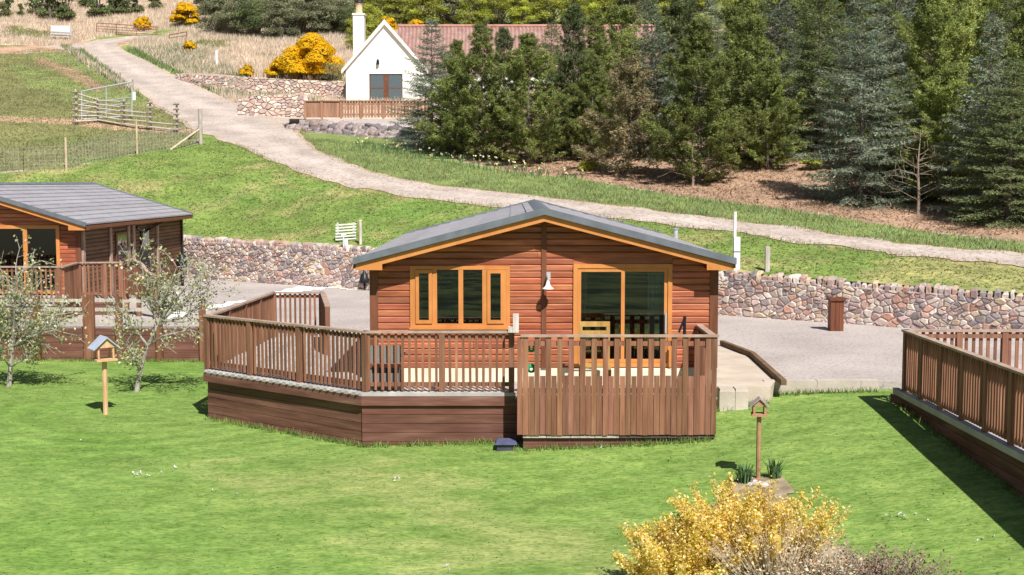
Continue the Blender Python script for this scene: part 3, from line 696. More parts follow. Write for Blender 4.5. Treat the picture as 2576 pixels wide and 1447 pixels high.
A_ = at(516, 931, 23.9); A0 = (atz(514, 930, DECK).x, atz(514, 930, DECK).y); B0 = (atz(909, 988, DECK).x, atz(909, 988, DECK).y)
C0 = (.09, B0[1]); SX1 = at(1816, 0, 20.82).x; SX0 = at(1301, 0, 20.82).x; SY = 20.82
E0 = (-5.62, 29.1); F0 = (-4.42, 29.1); G0 = (-3.85, 26.0)
deck = thing('deck', 'large raised brown timber deck with angled corner and tall boarded screen, around the central lodge', 'deck', (B0[0], B0[1], 0))
mb = MB(); y = B0[1] - .02
outline = [(A0[0] - .02, A0[1]), (B0[0] - .015, B0[1] - .02), (C0[0], C0[1] - .02), (C0[0], SY + .03), (SX1, SY + .03), (SX1 - .05, YF - .03), (-2.47, YF - .03), (-2.47, 29.1), (E0[0], E0[1])]
# boards run back from the front edge
x = -6.2
while x < SX1:
    xe = x + .14; xm_ = x + .07; ys = []
    n = len(outline)
    for i in range(n):
        a, b = outline[i], outline[(i + 1) % n]
        if (a[0] > xm_) != (b[0] > xm_): ys.append(a[1] + (b[1] - a[1]) * (xm_ - a[0]) / (b[0] - a[0]))
    ys.sort()
    for j in range(0, len(ys) - 1, 2):
        g = rng.uniform(.82, 1.12); mb.bx(x + .002, xe - .004, ys[j], ys[j + 1], DECK - .032, DECK, (g, g, g))
    x = xe
mb.build('deck_boards', MT['deckfloor'], deck)
mb = MB()
for a, b in ((A0, B0), (B0, C0)):
    mb.beam((a[0], a[1], DECK - .03), (b[0], b[1], DECK - .03), .05, .055, t=(1.0, 1.0, 1.02))
mb.build('edge_board', MT['deckfloor'], deck)
mb = MB()
for a, b in ((A0, B0), (B0, C0)):
    d = Vector((b[0] - a[0], b[1] - a[1], 0)).normalized(); nn = Vector((d.y, -d.x, 0)) * .012
    mb.beam(Vector((a[0], a[1], DECK - .142)) + nn, Vector((b[0], b[1], DECK - .142)) + nn, .03, .16, t=(.95, .95, .95))
mb.build('fascia_board', MT['rail_h'], deck)
def inset(p, q, o):
    d = Vector((q[0] - p[0], q[1] - p[1], 0)).normalized(); n_ = Vector((-d.y, d.x, 0)) * o; return (p[0] + n_.x, p[1] + n_.y), (q[0] + n_.x, q[1] + n_.y)
a, b = inset(A0, B0, .07); c, d = inset(B0, C0, .02)
skirt(deck, [a, (B0[0] + .02, B0[1] + .045)], -1.05, DECK - .225, .158, rng)
skirt(deck, [(B0[0] + .005, B0[1] + .022), (C0[0] + .3, C0[1] + .022)], -1.05, DECK - .225, .158, rng, name='skirt')
skirt(deck, [E0, (A0[0] + .06, A0[1] + .09)], -1.1, DECK - .03, .158, rng)
skirt(deck, [(C0[0] + .1, SY + .06), (SX1 - .02, SY + .06)], -.95, -.40, .14, rng); skirt(deck, [(SX1 - .03, SY + .05), (SX1 - .06, YF)], -.8, DECK - .04, .14, rng)
a, b = inset(A0, B0, .085)
rail_run(deck, a, (B0[0] + .07, B0[1] + .09), DECK, HR, .104, .048, rng, (0, .295, .61, 1))
rail_run(deck, (B0[0] + .07, B0[1] + .09), (C0[0] - .06, B0[1] + .09), DECK, HR, .118, .045, rng, (.515, .985))
rail_run(deck, (A0[0] + .10, A0[1] + .14), (E0[0] + .05, E0[1] - .04), DECK, HR, .115, .048, rng, (.25, .5, .75))
rail_run(deck, (E0[0] + .05, E0[1] - .05), (F0[0], F0[1] - .05), DECK, HR, .115, .05, rng, (0.02, 1), inner=1)
rail_run(deck, F0, G0, DECK, HR, .13, .05, rng, (1,), inner=-1)
rail_run(deck, (SX1 - .06, SY + .16), (at(1731, 803, 23).x + .12, YF - .1), DECK, HR, .13, .05, rng, (0.9,), inner=-1)
# tall boarded screen at the right of the deck: every other board stops half way
mb = MB(); per = (SX1 - SX0) / 35.0; zt = DECK + HR - .03; zs = at(0, 946, SY).z; zb = at(0, 1094, SY).z
for k in range(35):
    x = SX0 + k * per; tall = (k % 2 == 1 or k in (0, 34)); g = rng.uniform(.72, 1.2)
    top = zt if tall else zs + rng.uniform(-.006, .006)
    mb.bx(x + rng.uniform(.001, .005), x + per - rng.uniform(.001, .006), SY - (.022 if tall else .018), SY + (.0 if tall else .002), zb + rng.uniform(-.008, .008), top, (g, g * rng.uniform(.93, 1.03), g * rng.uniform(.9, 1.04)))
scr = mb.build('screen_panel', MT['rail_v'], deck)
mb = MB()
for zz in (zt - .11, zs - .25, zb + .12): mb.bx(SX0, SX1, SY + .008, SY + .045, zz - .04, zz + .04, (1.1, 1.0, 1.0))
mb.build('back_rail', MT['rail_v'], scr)
mb = MB(); mb.bx(SX0 + .06, SX1 + .03, SY - .045, SY + .075, zt + .002, zt + .036); mb.build('rail_cap', MT['cap'], deck)
mb = MB()
for k in range(8):
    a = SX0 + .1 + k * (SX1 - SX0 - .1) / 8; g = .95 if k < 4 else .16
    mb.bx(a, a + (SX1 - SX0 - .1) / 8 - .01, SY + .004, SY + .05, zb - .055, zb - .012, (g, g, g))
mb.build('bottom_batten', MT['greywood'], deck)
# things on the deck
def chair(loc, rz, mat):
    t = thing('garden_chair', 'grey woven garden armchair standing behind the deck railing', 'chair', loc, rz=0)
    def P(x, y, z):
        c, s = math.cos(rz), math.sin(rz); return Vector((loc[0] + x * c - y * s, loc[1] + x * s + y * c, loc[2] + z))
    def bar(a, b, w, h, mbx): mbx.beam(P(*a), P(*b), w, h)
    mb = MB(); bar((-.25, 0, .19), (.25, 0, .19), .46, .24, mb); mb.build('seat', mat, t)
    mb = MB(); bar((-.24, .0, .36), (.24, .0, .36), .44, .09, mb); mb.build('cushion', MT['black'], t)
    mb = MB(); bar((-.27, .24, .64), (.27, .24, .64), .05, .31, mb); mb.build('backrest', mat, t)
    for sx in (-1, 1):
        mb = MB(); bar((sx * .29, -.25, .62), (sx * .29, .27, .62), .06, .04, mb); bar((sx * .29, -.23, .42), (sx * .29, -.23, .60), .05, .05, mb); mb.build('armrest', mat, t)
        for sy in (-1, 1):
            mb = MB(); bar((sx * .25, sy * .22, 0), (sx * .26, sy * .22, .365), .05, .05, mb); mb.build('leg', mat, t)
    return t
chair((at(965, 0, 21.75).x, 21.75, DECK + .001), math.pi, MT['rattan'])
t = thing('wooden_bench', 'small slatted yellow pine bench on the deck in front of the patio door', 'bench', (at(1505, 0, 21.6).x, 21.6, DECK + .001))
bx0, bx1 = at(1462, 0, 21.6).x, at(1542, 0, 21.6).x
for xx in (bx0 + .03, bx1 - .03):
    for yy, hh in ((21.45, .42), (21.8, 1.17)):
        mb = MB(); mb.bx(xx - .03, xx + .03, yy - .03, yy + .03, DECK + .001, DECK + hh); mb.build('leg', MT['bench'], t)
mb = MB()
for k in range(4): mb.bx(bx0 + .001, bx1 - .001, 21.44 + k * .085, 21.51 + k * .085, DECK + .421, DECK + .45)
mb.build('seat', MT['bench'], t)
mb = MB()
for zz in (1.14, .98, .80): mb.bx(bx0 + .002, bx1 - .002, 21.768, 21.79, DECK + zz - .045, DECK + zz + .045)
mb.build('backrest', MT['bench'], t)
rx = at(1338, 0, 20.9).x
t = thing('rope_coil', 'bright green rope hanging behind the tall boarded screen', 'rope', (rx, 20.93, DECK + .5))
for zz, nn_ in ((at(0, 875, 20.9).z, 5), (at(0, 928, 20.9).z, 4)):
    for k in range(nn_):
        a0 = rng.uniform(0, 6); prev = None
        mb = MB() if k == 0 else mb
        for i in range(13):
            a = a0 + i / 12 * 2 * math.pi; p = (rx + (.035 + .014 * k) * math.cos(a), 20.905 + .012 * k, zz + (.05 + .012 * k) * math.sin(a) * .8)
            if prev: mb.tube(prev, p, .010, n=6, caps=False)
            prev = p
    mb.build('loop', MT['rope'], t)
mb = MB(); px_ = at(1298, 0, 21.2).x; p0 = (px_, 21.22, 0)
mb.bx(px_ - .05, px_ + .05, 21.16, 21.27, DECK + HR + .002, at(0, 790, 21.2).z, (1.2, 1.2, 1.25)); mb.bx(px_ - .13, px_ - .055, 21.17, 21.26, DECK + HR + .002, at(0, 822, 21.2).z, (1.3, 1.3, 1.35))
tag(mb.build('post_box', MT['greywood'], origin=(px_, 21.22, DECK + HR)), 'silvered wooden stub and pale bracket standing on the deck rail', 'post')
# dark hinged arm at the right corner of the lodge
mb = MB(); p = at(1722, 830, 21.9); q = at(1712, 795, 22.2)
mb.tube((p.x, 21.9, DECK), (p.x, 21.9, q.z + .02), .028, n=8); mb.tube((p.x - .10, 21.9, q.z - .26), (p.x + .0, 21.9, q.z), .02, n=8)
tag(mb.build('parasol_pole', MT['black'], origin=(p.x, 21.9, DECK)), 'folded black pole leaning at the right end of the patio door', 'pole')
# ------------------------------------------------------------------ the lodge at the left
rng = random.Random(17)
YL = 35.5; pl = lambda x, y, Y=35.98: at(x, y, Y)
cx0 = at(213, 565, YL); LW = 36.0
leftl = thing('timber_lodge', 'timber lodge with long grey tiled roof slope and shaded side wall, cut off at left', 'lodge', (cx0.x, YL, 0))
LZF = pl(0, 741).z; le = cx0.z; lr = le + 1.13; rh = 3.7; lxc = cx0.x - rh
du0, du1, dz0, dz1 = -15.3, pl(130, 0).x, LZF + .02, pl(0, 567).z
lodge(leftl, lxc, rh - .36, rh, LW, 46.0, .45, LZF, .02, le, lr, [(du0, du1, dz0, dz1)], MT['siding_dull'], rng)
mb = MB(); frame_rect(mb, du0, du1, dz0, dz1, LW - .06, .10, .10); xm = pl(41, 0).x; mb.bx(xm - .06, xm + .06, LW - .06, LW + .03, dz0 + .1, dz1 - .1)
dr = mb.build('patio_door_frame', MT['orange'], leftl)
m2 = MB(); m2.bx(du0 + .09, du1 - .09, LW - .018, LW - .012, dz0 + .09, dz1 - .09); m2.build('pane', MT['glass'], dr)
mb = MB(); mb.bx(du0 + .2, du1 - .05, LW + .35, LW + .37, dz0, dz0 + .75); mb.build('dark_sofa', MT['black'], leftl)
sx = lxc + rh - .36                                       # side wall plane
def side(name, y0, y1, z0, z1, mat, th=.05, par=None):
    m2 = MB(); m2.bx(sx + .03, sx + .03 + th, y0, y1, z0, z1); return m2.build(name, mat, par or leftl)
side('downpipe', LW + .02, LW + .16, -.05, le - .22, MT['cap'], .09)
for k, y in enumerate((38.35, 40.0, 40.5)): side('pilaster', y, y + .17, .1, le - .2, MT['cap'])
w = side('window_frame', 38.9, 39.9, 1.15, 2.15, MT['housebrown'], .04); m2 = MB(); m2.bx(sx + .071, sx + .076, 38.98, 39.82, 1.22, 2.08); m2.build('pane', MT['glass'], w)
w = side('side_door', 41.3, 42.2, .3, 2.2, MT['black'], .04); m2 = MB(); m2.bx(sx + .071, sx + .078, 41.45, 42.05, 1.55, 2.1); m2.build('door_light', MT['whitecurtain'], w)
side('door_frame', 43.0, 43.12, .3, 2.3, MT['cap'], .05); side('corner_board', 45.85, 46.0, -.05, le - .15, MT['black'], .05)
for dx, pts in ((.12, [(40.7, 2.25), (41.6, 2.05), (43.4, 2.35)]),):
    m2 = MB()
    for (ya, za), (yb_, zb_) in zip(pts[:-1], pts[1:]): m2.tube((sx + dx, ya, za), (sx + dx, yb_, zb_), .035, n=6)
    m2.build('canopy_bracket', MT['black'], leftl)
leftl.rotation_euler.z = -R(1.7)
# its deck
ld = thing('deck', 'brown railed deck in front of the left lodge, ending in an arched solid panel', 'deck', (-12.5, 34, 0))
ZD = LZF - .02; HL = 1.02; ztop = ZD + HL
def lpt(x, y): p = atz(x, y, ztop); return (p.x, p.y)
q0 = (-17.5, 33.3); q1 = (atz(88, 683, ztop).x, 33.3); q2 = (atz(128, 672, ztop).x, 35.0); q3 = (atz(245, 671, ztop).x, 35.15)
rng = random.Random(8)
rail_run(ld, q0, q1, ZD, HL, .13, .05, rng, (.3, .62, .98))
rail_run(ld, q1, q2, ZD, HL, .11, .075, rng, (1,))
rail_run(ld, q2, q3, ZD, HL, .118, .05, rng, (.62, 1))
mb = MB(); mb.prism([(*q0, ZD - .04), (q1[0], q1[1], ZD - .04), (q2[0], q2[1], ZD - .04), (q3[0], q3[1], ZD - .04), (q3[0], 35.9, ZD - .04), (-17.5, 35.9, ZD - .04)], (0, 0, .04)); mb.build('deck_boards', MT['deckfloor'], ld)
skirt(ld, [q0, q1, q2, q3], -.02, ZD - .045, .14, rng)
a0 = Vector((q3[0] + .12, 35.1, 0)); a1 = Vector((at(372, 0, 34.0).x, 34.0, 0)); mb = MB(); n = 26; zb = at(0, 744, 34.6).z
arc = lambda t: at(0, 677, 34.9).z + .22 * math.sin(min(1, t * 1.15 + .12) * math.pi) * (1 if t < .85 else 1) - (.0 if t < .6 else (t - .6) * .35)
for k in range(n):
    p = a0 + (a1 - a0) * ((k + .5) / n); d = (a1 - a0) / n * .48; g = rng.uniform(.75, 1.2); zt = arc((k + .5) / n)
    mb.box((p.x, p.y, (zt + zb) / 2), d, (-.004, -.012, 0), (0, 0, (zt - zb) / 2), (g * 1.15, g, g))
pan = mb.build('arched_panel', MT['rail_v'], ld); mb = MB()
for k in range(n):
    pa, pb = a0 + (a1 - a0) * (k / n), a0 + (a1 - a0) * ((k + 1) / n); mb.beam((pa.x, pa.y, arc(k / n) + .02), (pb.x, pb.y, arc((k + 1) / n) + .02), .1, .04)
mb.build('rail_cap', MT['cap'], pan)
for t_ in (0, .42, 1):
    p = a0 + (a1 - a0) * t_; mb = MB(); mb.bx(p.x - .055, p.x + .055, p.y + .02, p.y + .12, 0, arc(min(.99, t_)) - .02); mb.build('post', MT['rail_v'], ld)
# ------------------------------------------------------------------ boarded retaining fence at the left
bf = thing('board_fence', 'low brown boarded retaining fence with posts and thin rails, behind the two blossoming saplings', 'fence', (-10, 31.6, -.8))
rng = random.Random(21)
fx = [at(x, 0, 31.6).x for x in (-60, 70, 203, 280, 383, 494)]
skirt(bf, [(-16, 31.62), (at(516, 0, 31.6).x, 31.62)], -1.1, .03, .19, rng, name='boards')
for k, x in enumerate(fx):
    w = .14 if k == 2 else .075; g = rng.uniform(.9, 1.15); zt = at(0, (742, 744, 741, 745, 752, 752)[k], 31.6).z
    mb = MB(); mb.bx(x - w, x + w, 31.48, 31.59, -1.1, zt, (g * .72, g * .66, g * .62)); mb.build('post', MT['rail_v'], bf)
for zz, hh in ((at(0, 756, 31.6).z, .075), (at(0, 780, 31.6).z, .09), (at(0, 808, 31.6).z, .09)):
    for a, b in zip(fx[:-1], fx[1:]):
        mb = MB(); mb.beam((a, 31.61, zz + rng.uniform(-.02, .02)), (b, 31.61, zz + rng.uniform(-.02, .02)), .03, hh); mb.build('fence_rail', MT['greywood'], bf)
# ------------------------------------------------------------------ right hand deck
rd = thing('deck', 'brown raised deck with dense slatted railing shading the lawn, cut off at right', 'deck', (6.95, 19, 0))
rng = random.Random(31)
c0 = (6.84, 21.62); c1 = (6.98, 12.5)
ZR = DECK
rail_run(rd, (c1[0], c1[1]), c0, ZR, HR, .10, .047, rng, (.02, .14, .26, .38, .50, .60, .70, .80, .90, .992), inner=-1)
rail_run(rd, (11.5, 21.62), c0, ZR, HR, .125, .055, rng, (.25, .45, .63, .8), inner=1)
mb = MB(); rr = random.Random(3)
x = 6.9
while x < 11.5:
    g = rr.uniform(.85, 1.1); mb.bx(x, x + .136, 12.5, 21.75, ZR - .03, ZR, (g, g, g)); x += .14
mb.build('deck_boards', MT['deckfloor'], rd)
mb = MB(); mb.beam((6.78, 21.9, ZR - .055), (6.92, 12.5, ZR - .055), .10, .10); mb.build('edge_board', MT['deckfloor'], rd)
skirt(rd, [(6.86, 21.85), (6.99, 12.5)], -1.6, ZR - .11, .16, rng)
skirt(rd, [(6.75, 22.1), (6.86, 21.84)], -.8, -.02, .16, rng, name='end_board')
# ------------------------------------------------------------------ kerb, blocks, timber edging
kb = MB(); x = 4.72; r = random.Random(2)
while x < 6.86:
    w = min(r.uniform(.8, 1.0), 6.86 - x); g = r.uniform(.94, 1.06); kb.bx(x, x + w - .006, 23.18, 23.36, -.6, .035 + r.uniform(-.006, .006), (g, g, g)); x += w
tag(kb.build('concrete_kerb', MT['concrete'], origin=(5.8, 23.2, -.3)), 'low pale concrete kerb between gravel yard and lawn', 'kerb')
for (xa, xb, g, lab) in ((1822, 1862, 1.0, 'pale stone block beside the right end of the tall boarded screen'), (1863, 1896, 1.08, 'pale rounded stone block behind the bird feeder with grey roof')):
    mb = MB(); p, q = at(xa, 0, 22.35).x, at(xb, 0, 22.35).x; zt = at(0, 977, 22.35).z
    vs = []
    for z, s in ((-.6, 1), (zt - .05, 1), (zt, .9)):
        for a, b in ((p, 22.25), (q, 22.25), (q, 22.6), (p, 22.6)): vs.append(((p + q) / 2 + (a - (p + q) / 2) * s, 22.42 + (b - 22.42) * s, z))
    mb.add(vs, [(0, 1, 5, 4), (1, 2, 6, 5), (2, 3, 7, 6), (3, 0, 4, 7), (4, 5, 9, 8), (5, 6, 10, 9), (6, 7, 11, 10), (7, 4, 8, 11), (8, 9, 10, 11)], (g, g, g))
    tag(mb.build('stone_block', MT['concrete'], origin=((p + q) / 2, 22.4, -.3)), lab, 'stone block')
mb = MB(); pts = [atz(1816, 866, .03), atz(1893, 896, .03), atz(1972, 968, .03)]
for a, b in zip(pts[:-1], pts[1:]): mb.beam(a + Vector((0, 0, .04)), b + Vector((0, 0, .04)), .10, .10)
tag(mb.build('timber_edging', MT['pine_wood'], origin=pts[1]), 'bent line of brown timber edging between sand and gravel', 'edging')
bpy.data.objects['timber_edging'].data.materials[0] = pmat('edging_wood', g2((.16, .105, .06)), 4, rough=.8, bump=.3)
# meter box of timber in front of the wall, lantern post, drain box
p = at(2101, 818, 31.4); p.z = 0
mb = MB(); wz = at(0, 750, 31.4).z
for k in range(3):
    a = -.165 + k * .11; mb.bx(p.x + a, p.x + a + .104, 31.2, 31.5, 0, wz - .05, (.78, .74, .74) if k % 2 else (.95, .85, .8))
mb.bx(p.x - .2, p.x + .2, 31.16, 31.56, wz - .049, wz, (.8, .75, .7))
tag(mb.build('meter_box', MT['trim_brown'], origin=p), 'narrow upright brown timber box standing against the stone wall', 'box')
p = at(917, 712, 43.0); mb = MB(); mb.lathe((p.x, p.y, p.z), [(.10, 0), (.20, .02), (.17, .14), (.12, .30), (.05, .36), (.03, .52), (.0, .54)], 12); mb.tube((p.x, p.y, .0), (p.x, p.y, p.z + .01), .03, n=8)
tag(mb.build('garden_lantern', MT['black'], smooth=True, origin=(p.x, p.y, 0)), 'black lantern by the stone wall just left of the central lodge', 'lantern')
p = at(458, 660, 44.8); mb = MB(); mb.lathe((p.x, p.y, p.z - .2), [(.10, 0), (.20, .02), (.22, .2), (.16, .42), (.06, .5)], 12); mb.tube((p.x, p.y, .0), (p.x, p.y, p.z - .19), .05, n=8)
tag(mb.build('garden_lantern', MT['black'], smooth=True, origin=(p.x, p.y, 0)), 'black lantern behind the right end of the left lodge', 'lantern')
p = atz(1273, 1124, -.72); mb = MB(); gz = lz(p.x, 20.95)
mb.bx(p.x - .155, p.x + .155, 20.82, 21.08, gz - .02, gz + .10, (.6, .55, .6)); mb.prism([(p.x - .19, 20.78, gz + .1), (p.x + .19, 20.78, gz + .1), (p.x + .16, 20.78, gz + .15), (p.x - .16, 20.78, gz + .15)], (0, .33, 0), (1, 1, 1.3))
tag(mb.build('drain_box', MT['bluegrey'], origin=(p.x, 20.95, gz)), 'small blue grey box on the lawn at the deck corner', 'box')
# ------------------------------------------------------------------ posts and pipes on the bank
def on_wall(x, y0, y1, off=.45):
    """(X, Y, z bottom, z top) for something that stands just behind the wall"""
    d = ray(x, y1); t = None
    for Y in np.linspace(28, 49, 2000):
        X = d[0] * Y / d[1]
        if Y >= float(wall_y(X)) + off: break
    return X, Y, hz(X, Y), at(x, y0, Y).z
X, Y, z0, z1 = on_wall(1850, 533, 664, .5); t = thing('white_pole', 'tall white pole with white box at its foot, behind the lodge roof end', 'pole', (X, Y, z0))
mb = MB(); mb.tube((X - .03, Y, z0 - .2), (X - .03, Y, z1), .045, n=10); mb.build('pole_shaft', MT['whitepaint'], t)
zz = at(0, 596, Y).z; mb = MB(); mb.bx(X - .07, X + .10, Y - .16, Y - .05, z0 - .05, zz - .0); mb.bx(X - .075, X + .105, Y - .165, Y - .045, (z0 + zz) / 2 + .02, (z0 + zz) / 2 + .06, (.3, .3, .32)); mb.build('box', MT['whitepaint'], t)
X, Y, z0, z1 = on_wall(1930, 618, 690, .5); mb = MB(); mb.bx(X - .062, X + .062, Y - .06, Y + .06, z0 - .2, z1 - .04); mb.prism([(X - .062, Y - .06, z1 - .04), (X + .062, Y - .06, z1 - .04), (X, Y - .06, z1)], (0, .12, 0))
tag(mb.build('grey_post', MT['greywood'], origin=(X, Y, z0)), 'short grey post behind the stone wall, right of the white pole', 'post')
X, Y, z0, z1 = on_wall(907, 557, 620, .5); mb = MB(); mb.tube((X, Y, z0 - .2), (X, Y, z1), .055, n=10, t=(1.2, 1.2, 1.15)); mb.lathe((X, Y, z1), [(.055, 0), (.06, .02), (.03, .05)], 10, (1.3, 1.3, 1.2))
tag(mb.build('grey_post', MT['greywood'], origin=(X, Y, z0)), 'pale round post beside the white slatted panel', 'post')
X, Y, z0, z1 = on_wall(870, 560, 622, .75); wx = 26 * Y / FPX
mb = MB()
for k in range(6):
    zz = z0 + .03 + (z1 - z0 - .05) * (k + .5) / 6; mb.box((X, Y + .02 * k, zz), (wx, .0, .025), (0, .012, 0), (0, 0, (z1 - z0) / 30), (1.0, .97, .88))
for s in (-.8, .75): mb.box((X + wx * s, Y + .09, (z0 + z1) / 2), (.035, 0, 0), (0, .02, 0), (0, .02, (z1 - z0) / 2), (.6, .58, .52))
tag(mb.build('slatted_panel', MT['whitepaint'], origin=(X, Y, z0)), 'white slatted wooden panel standing on the bank behind the stone wall', 'panel')
X, Y, z0, z1 = on_wall(868, 590, 630, .12); mb = MB(); mb.tube((X + .06, Y, z0 - .3), (X + .03, Y, z0 + .28), .07, n=10); mb.tube((X - .05, Y - .02, z0 - .3), (X - .05, Y - .02, z0 + .45), .025, n=8, t=(.7, .75, .85)); mb.tube((X - .13, Y - .02, z0 + .40), (X + .05, Y - .02, z0 + .42), .025, n=8, t=(.8, .85, .9))
tag(mb.build('standpipe', MT['whitepaint'], origin=(X, Y, z0)), 'white standpipe on the wall in front of the slatted panel', 'standpipe')
# ------------------------------------------------------------------ bird tables
def bird_table(name, label, x, yb, ytop, woodm, roofm, wd, turn):
    b = hitl(x, yb); sc = b.y / FPX; H = at(x, ytop, b.y).z - b.z
    t = thing(name, label, 'bird table', tuple(b)); c, s = math.cos(turn), math.sin(turn)
    def P(u, v, z): return Vector((b.x + u * c - v * s, b.y + u * s + v * c, b.z + z))
    w = wd * sc / 2
    mb = MB(); mb.tube(P(0, 0, -.1), P(0, 0, H - w * 1.7), .05 if H > 1.4 else .035, n=8); mb.build('pole', woodm, t)
    zt = H - w * 1.75
    mb = MB(); mb.box(P(0, 0, zt), Vector((c, s, 0)) * w * .78, Vector((-s, c, 0)) * w * .7, (0, 0, .018)); mb.build('tray', woodm, t)
    for u in (-.55, .55):
        for v in (-.5, .5): mb = MB(); mb.box(P(u * w, v * w, zt + w * .5), (.016, 0, 0), (0, .016, 0), (0, 0, w * .5 - .018)); mb.build('upright', woodm, t)
    for v in (-.62, .58):
        mb = MB(); mb.prism([P(-.62 * w, v * w, zt + w * .95), P(.62 * w, v * w, zt + w * .95), P(0, v * w, zt + w * 1.55)], Vector((-s, c, 0)) * .02)
        mb.build('gable', woodm, t)
    mb = MB()
    for sg in (-1, 1):
        mb.prism([P(0, -.8 * w, zt + w * 1.78), P(sg * w * 1.0, -.8 * w, zt + w * .86), P(sg * w * 1.0, -.8 * w, zt + w * .79), P(0, -.8 * w, zt + w * 1.66)], Vector((-s, c, 0)) * w * 1.6)
    mb.build('roof', roofm, t)
    return t
slate = pmat('blue_grey_felt', g2((.40, .45, .56), .85, 1.1), 6, rough=.6)
felt = pmat('weathered_felt', g2((.36, .31, .29), .8, 1.15), 9, rough=.9)
bird_table('bird_table', 'pine bird table with pale blue grey roof on a thick post, left of the deck', 266, 1043, 846, MT['pine_wood'], slate, 68, R(36))
bird_table('bird_table', 'weathered brown bird table with grey roof, on the lawn right of the deck', 1907, 1205, 1000, pmat('brown_birdwood', g2((.36, .21, .115)), 5, rough=.8), felt, 50, R(-6))

# ------------------------------------------------------------------ white house on the hill
HY = 88.0; ph = lambda x, y, Y=HY: at(x, y, Y)
house = thing('white_house', 'white gabled cottage with red pantile roof and tall chimney, partly hidden by conifers', 'house', (ph(967, 0).x, HY, ph(0, 262).z))
hx0, hx1, hxc = ph(868, 0).x, ph(1066, 0).x, ph(967, 0).x; zE, zA, zB = ph(0, 176).z, ph(0, 62).z, ph(0, 270).z - .5
u0, u1, zT = ph(927, 0).x, ph(1011, 0).x, ph(0, 186).z; zW = ph(0, 252).z
mb = MB(); D_ = 7.0
mb.add([(hx0, HY, zB), (u0, HY, zB), (u0, HY, zT), (u1, HY, zT), (u1, HY, zB), (hx1, HY, zB), (hx1, HY, zE), (hxc, HY, zA), (hx0, HY, zE),
        (hx0, HY + D_, zB), (hx1, HY + D_, zB), (hx1, HY + D_, zE), (hx0, HY + D_, zE), (hxc, HY + D_, zA)],
       [(0, 1, 2, 8), (2, 3, 7), (8, 2, 7), (3, 6, 7), (3, 4, 5, 6), (9, 0, 8, 12), (5, 10, 11, 6), (10, 9, 12, 13, 11)])
WX1 = at(1640, 0, 93).x; zR = at(0, 68, 93).z; zE2 = at(0, 178, 89.6).z; zB2 = zB
mb.bx(hx1 - .2, WX1, 89.6, 96.4, zB2, zE2); mb.prism([(WX1, 89.6, zE2), (WX1, 96.4, zE2), (WX1, 93, zR - .1)], (-.3, 0, 0))
mb.build('wall', MT['white'], house)
mb = MB(); nf = Vector((0, -1, 0))
def tiles(mb, a, b, c, d, n):           # corrugated slope: a-b ridge, d-c eave
    a, b, c, d = [Vector(q) for q in (a, b, c, d)]; up = (b - a).cross(d - a).normalized(); up = up if up.z > 0 else -up
    vs = []; m = n * 4
    for i in range(m + 1):
        t = i / m; o = up * (.045 * (1 + math.sin(i / 4 * 2 * math.pi)) if True else 0); vs += [a.lerp(b, t) + o, d.lerp(c, t) + o]
    mb.add(vs, [(2 * i, 2 * i + 2, 2 * i + 3, 2 * i + 1) for i in range(m)])
y0, y1 = HY - .12, HY + D_ + .2; ez = zE - .12; e0 = hx0 - .2; e1 = hx1 + .2
tiles(mb, (hxc, y0, zA + .12), (hxc, y1, zA + .12), (e0, y1, ez), (e0, y0, ez), 24); tiles(mb, (hxc, y0, zA + .12), (hxc, y1, zA + .12), (e1, y1, ez), (e1, y0, ez), 24)
tiles(mb, (hxc + .5, 93, zR), (WX1 + .2, 93, zR), (WX1 + .2, 89.3, zE2 - .1), (hxc + .5, 89.3, zE2 - .1), 68); tiles(mb, (hxc + .5, 93, zR), (WX1 + .2, 93, zR), (WX1 + .2, 96.7, zE2 - .1), (hxc + .5, 96.7, zE2 - .1), 68)
mb.tube((hxc, y0, zA + .16), (hxc, y1, zA + .16), .12, n=8); mb.tube((hxc + .5, 93, zR + .06), (WX1 + .2, 93, zR + .06), .13, n=8, t=(1.3, 1.1, 1))
mb.build('roof', MT['pantile'], house)
mb = MB()
for s, e in ((-1, e0), (1, e1)):
    mb.prism([(hxc, y0 - .1, zA + .34), (e + s * .08, y0 - .1, ez + .10), (e + s * .08, y0 - .1, ez - .16), (hxc, y0 - .1, zA + .0)], (0, .26, 0))
mb.build('bargeboard', MT['white'], house)
mb = MB(); c0_, c1_ = at(889, 0, 91).x, at(917, 0, 91).x; zc1, zc0 = at(0, 36, 91).z, at(0, 160, 91).z
mb.bx(c0_, c1_, 90.6, 91.5, zc0 - .5, zc1); mb.bx(c0_ - .05, c1_ + .05, 90.55, 91.55, zc1 - .10, zc1 + .02)
ch = mb.build('chimney', MT['white'], house); mb = MB(); m = (c0_ + c1_) / 2
mb.lathe((m, 91.0, zc1), [(.26, .0), (.24, .3), (.23, .62), (.27, .7), (.27, .78)], 14); mb.build('chimney_pot', MT['clay'], ch); mb = MB(); mb.lathe((m, 91.0, zc1 + .8), [(.1, 0), (.36, .02), (.3, .12), (.1, .2)], 12); mb.build('cowl', MT['black'], ch)
mb = MB(); frame_rect(mb, u0, u1, zB, zT, HY + .05, .07, .1); um = (u0 + u1) / 2; mb.bx(um - .17, um + .17, HY + .04, HY + .14, zB + .07, zT - .07); zm = ph(0, 222).z
mb.bx(u0 + .07, um - .17, HY + .06, HY + .13, zm - .04, zm + .04); mb.bx(um + .17, u1 - .07, HY + .06, HY + .13, zm - .04, zm + .04)
fd = mb.build('french_window', MT['housebrown'], house)
mb = MB(); mb.bx(u0 + .07, u1 - .07, HY + .10, HY + .106, zB, zT - .07); mb.build('pane', MT['houseglass'], fd)
mb = MB(); curtain(mb, u0 + .1, u0 + .42, HY + .25, zB, zT); mb.build('curtain', MT['whitecurtain'], fd)
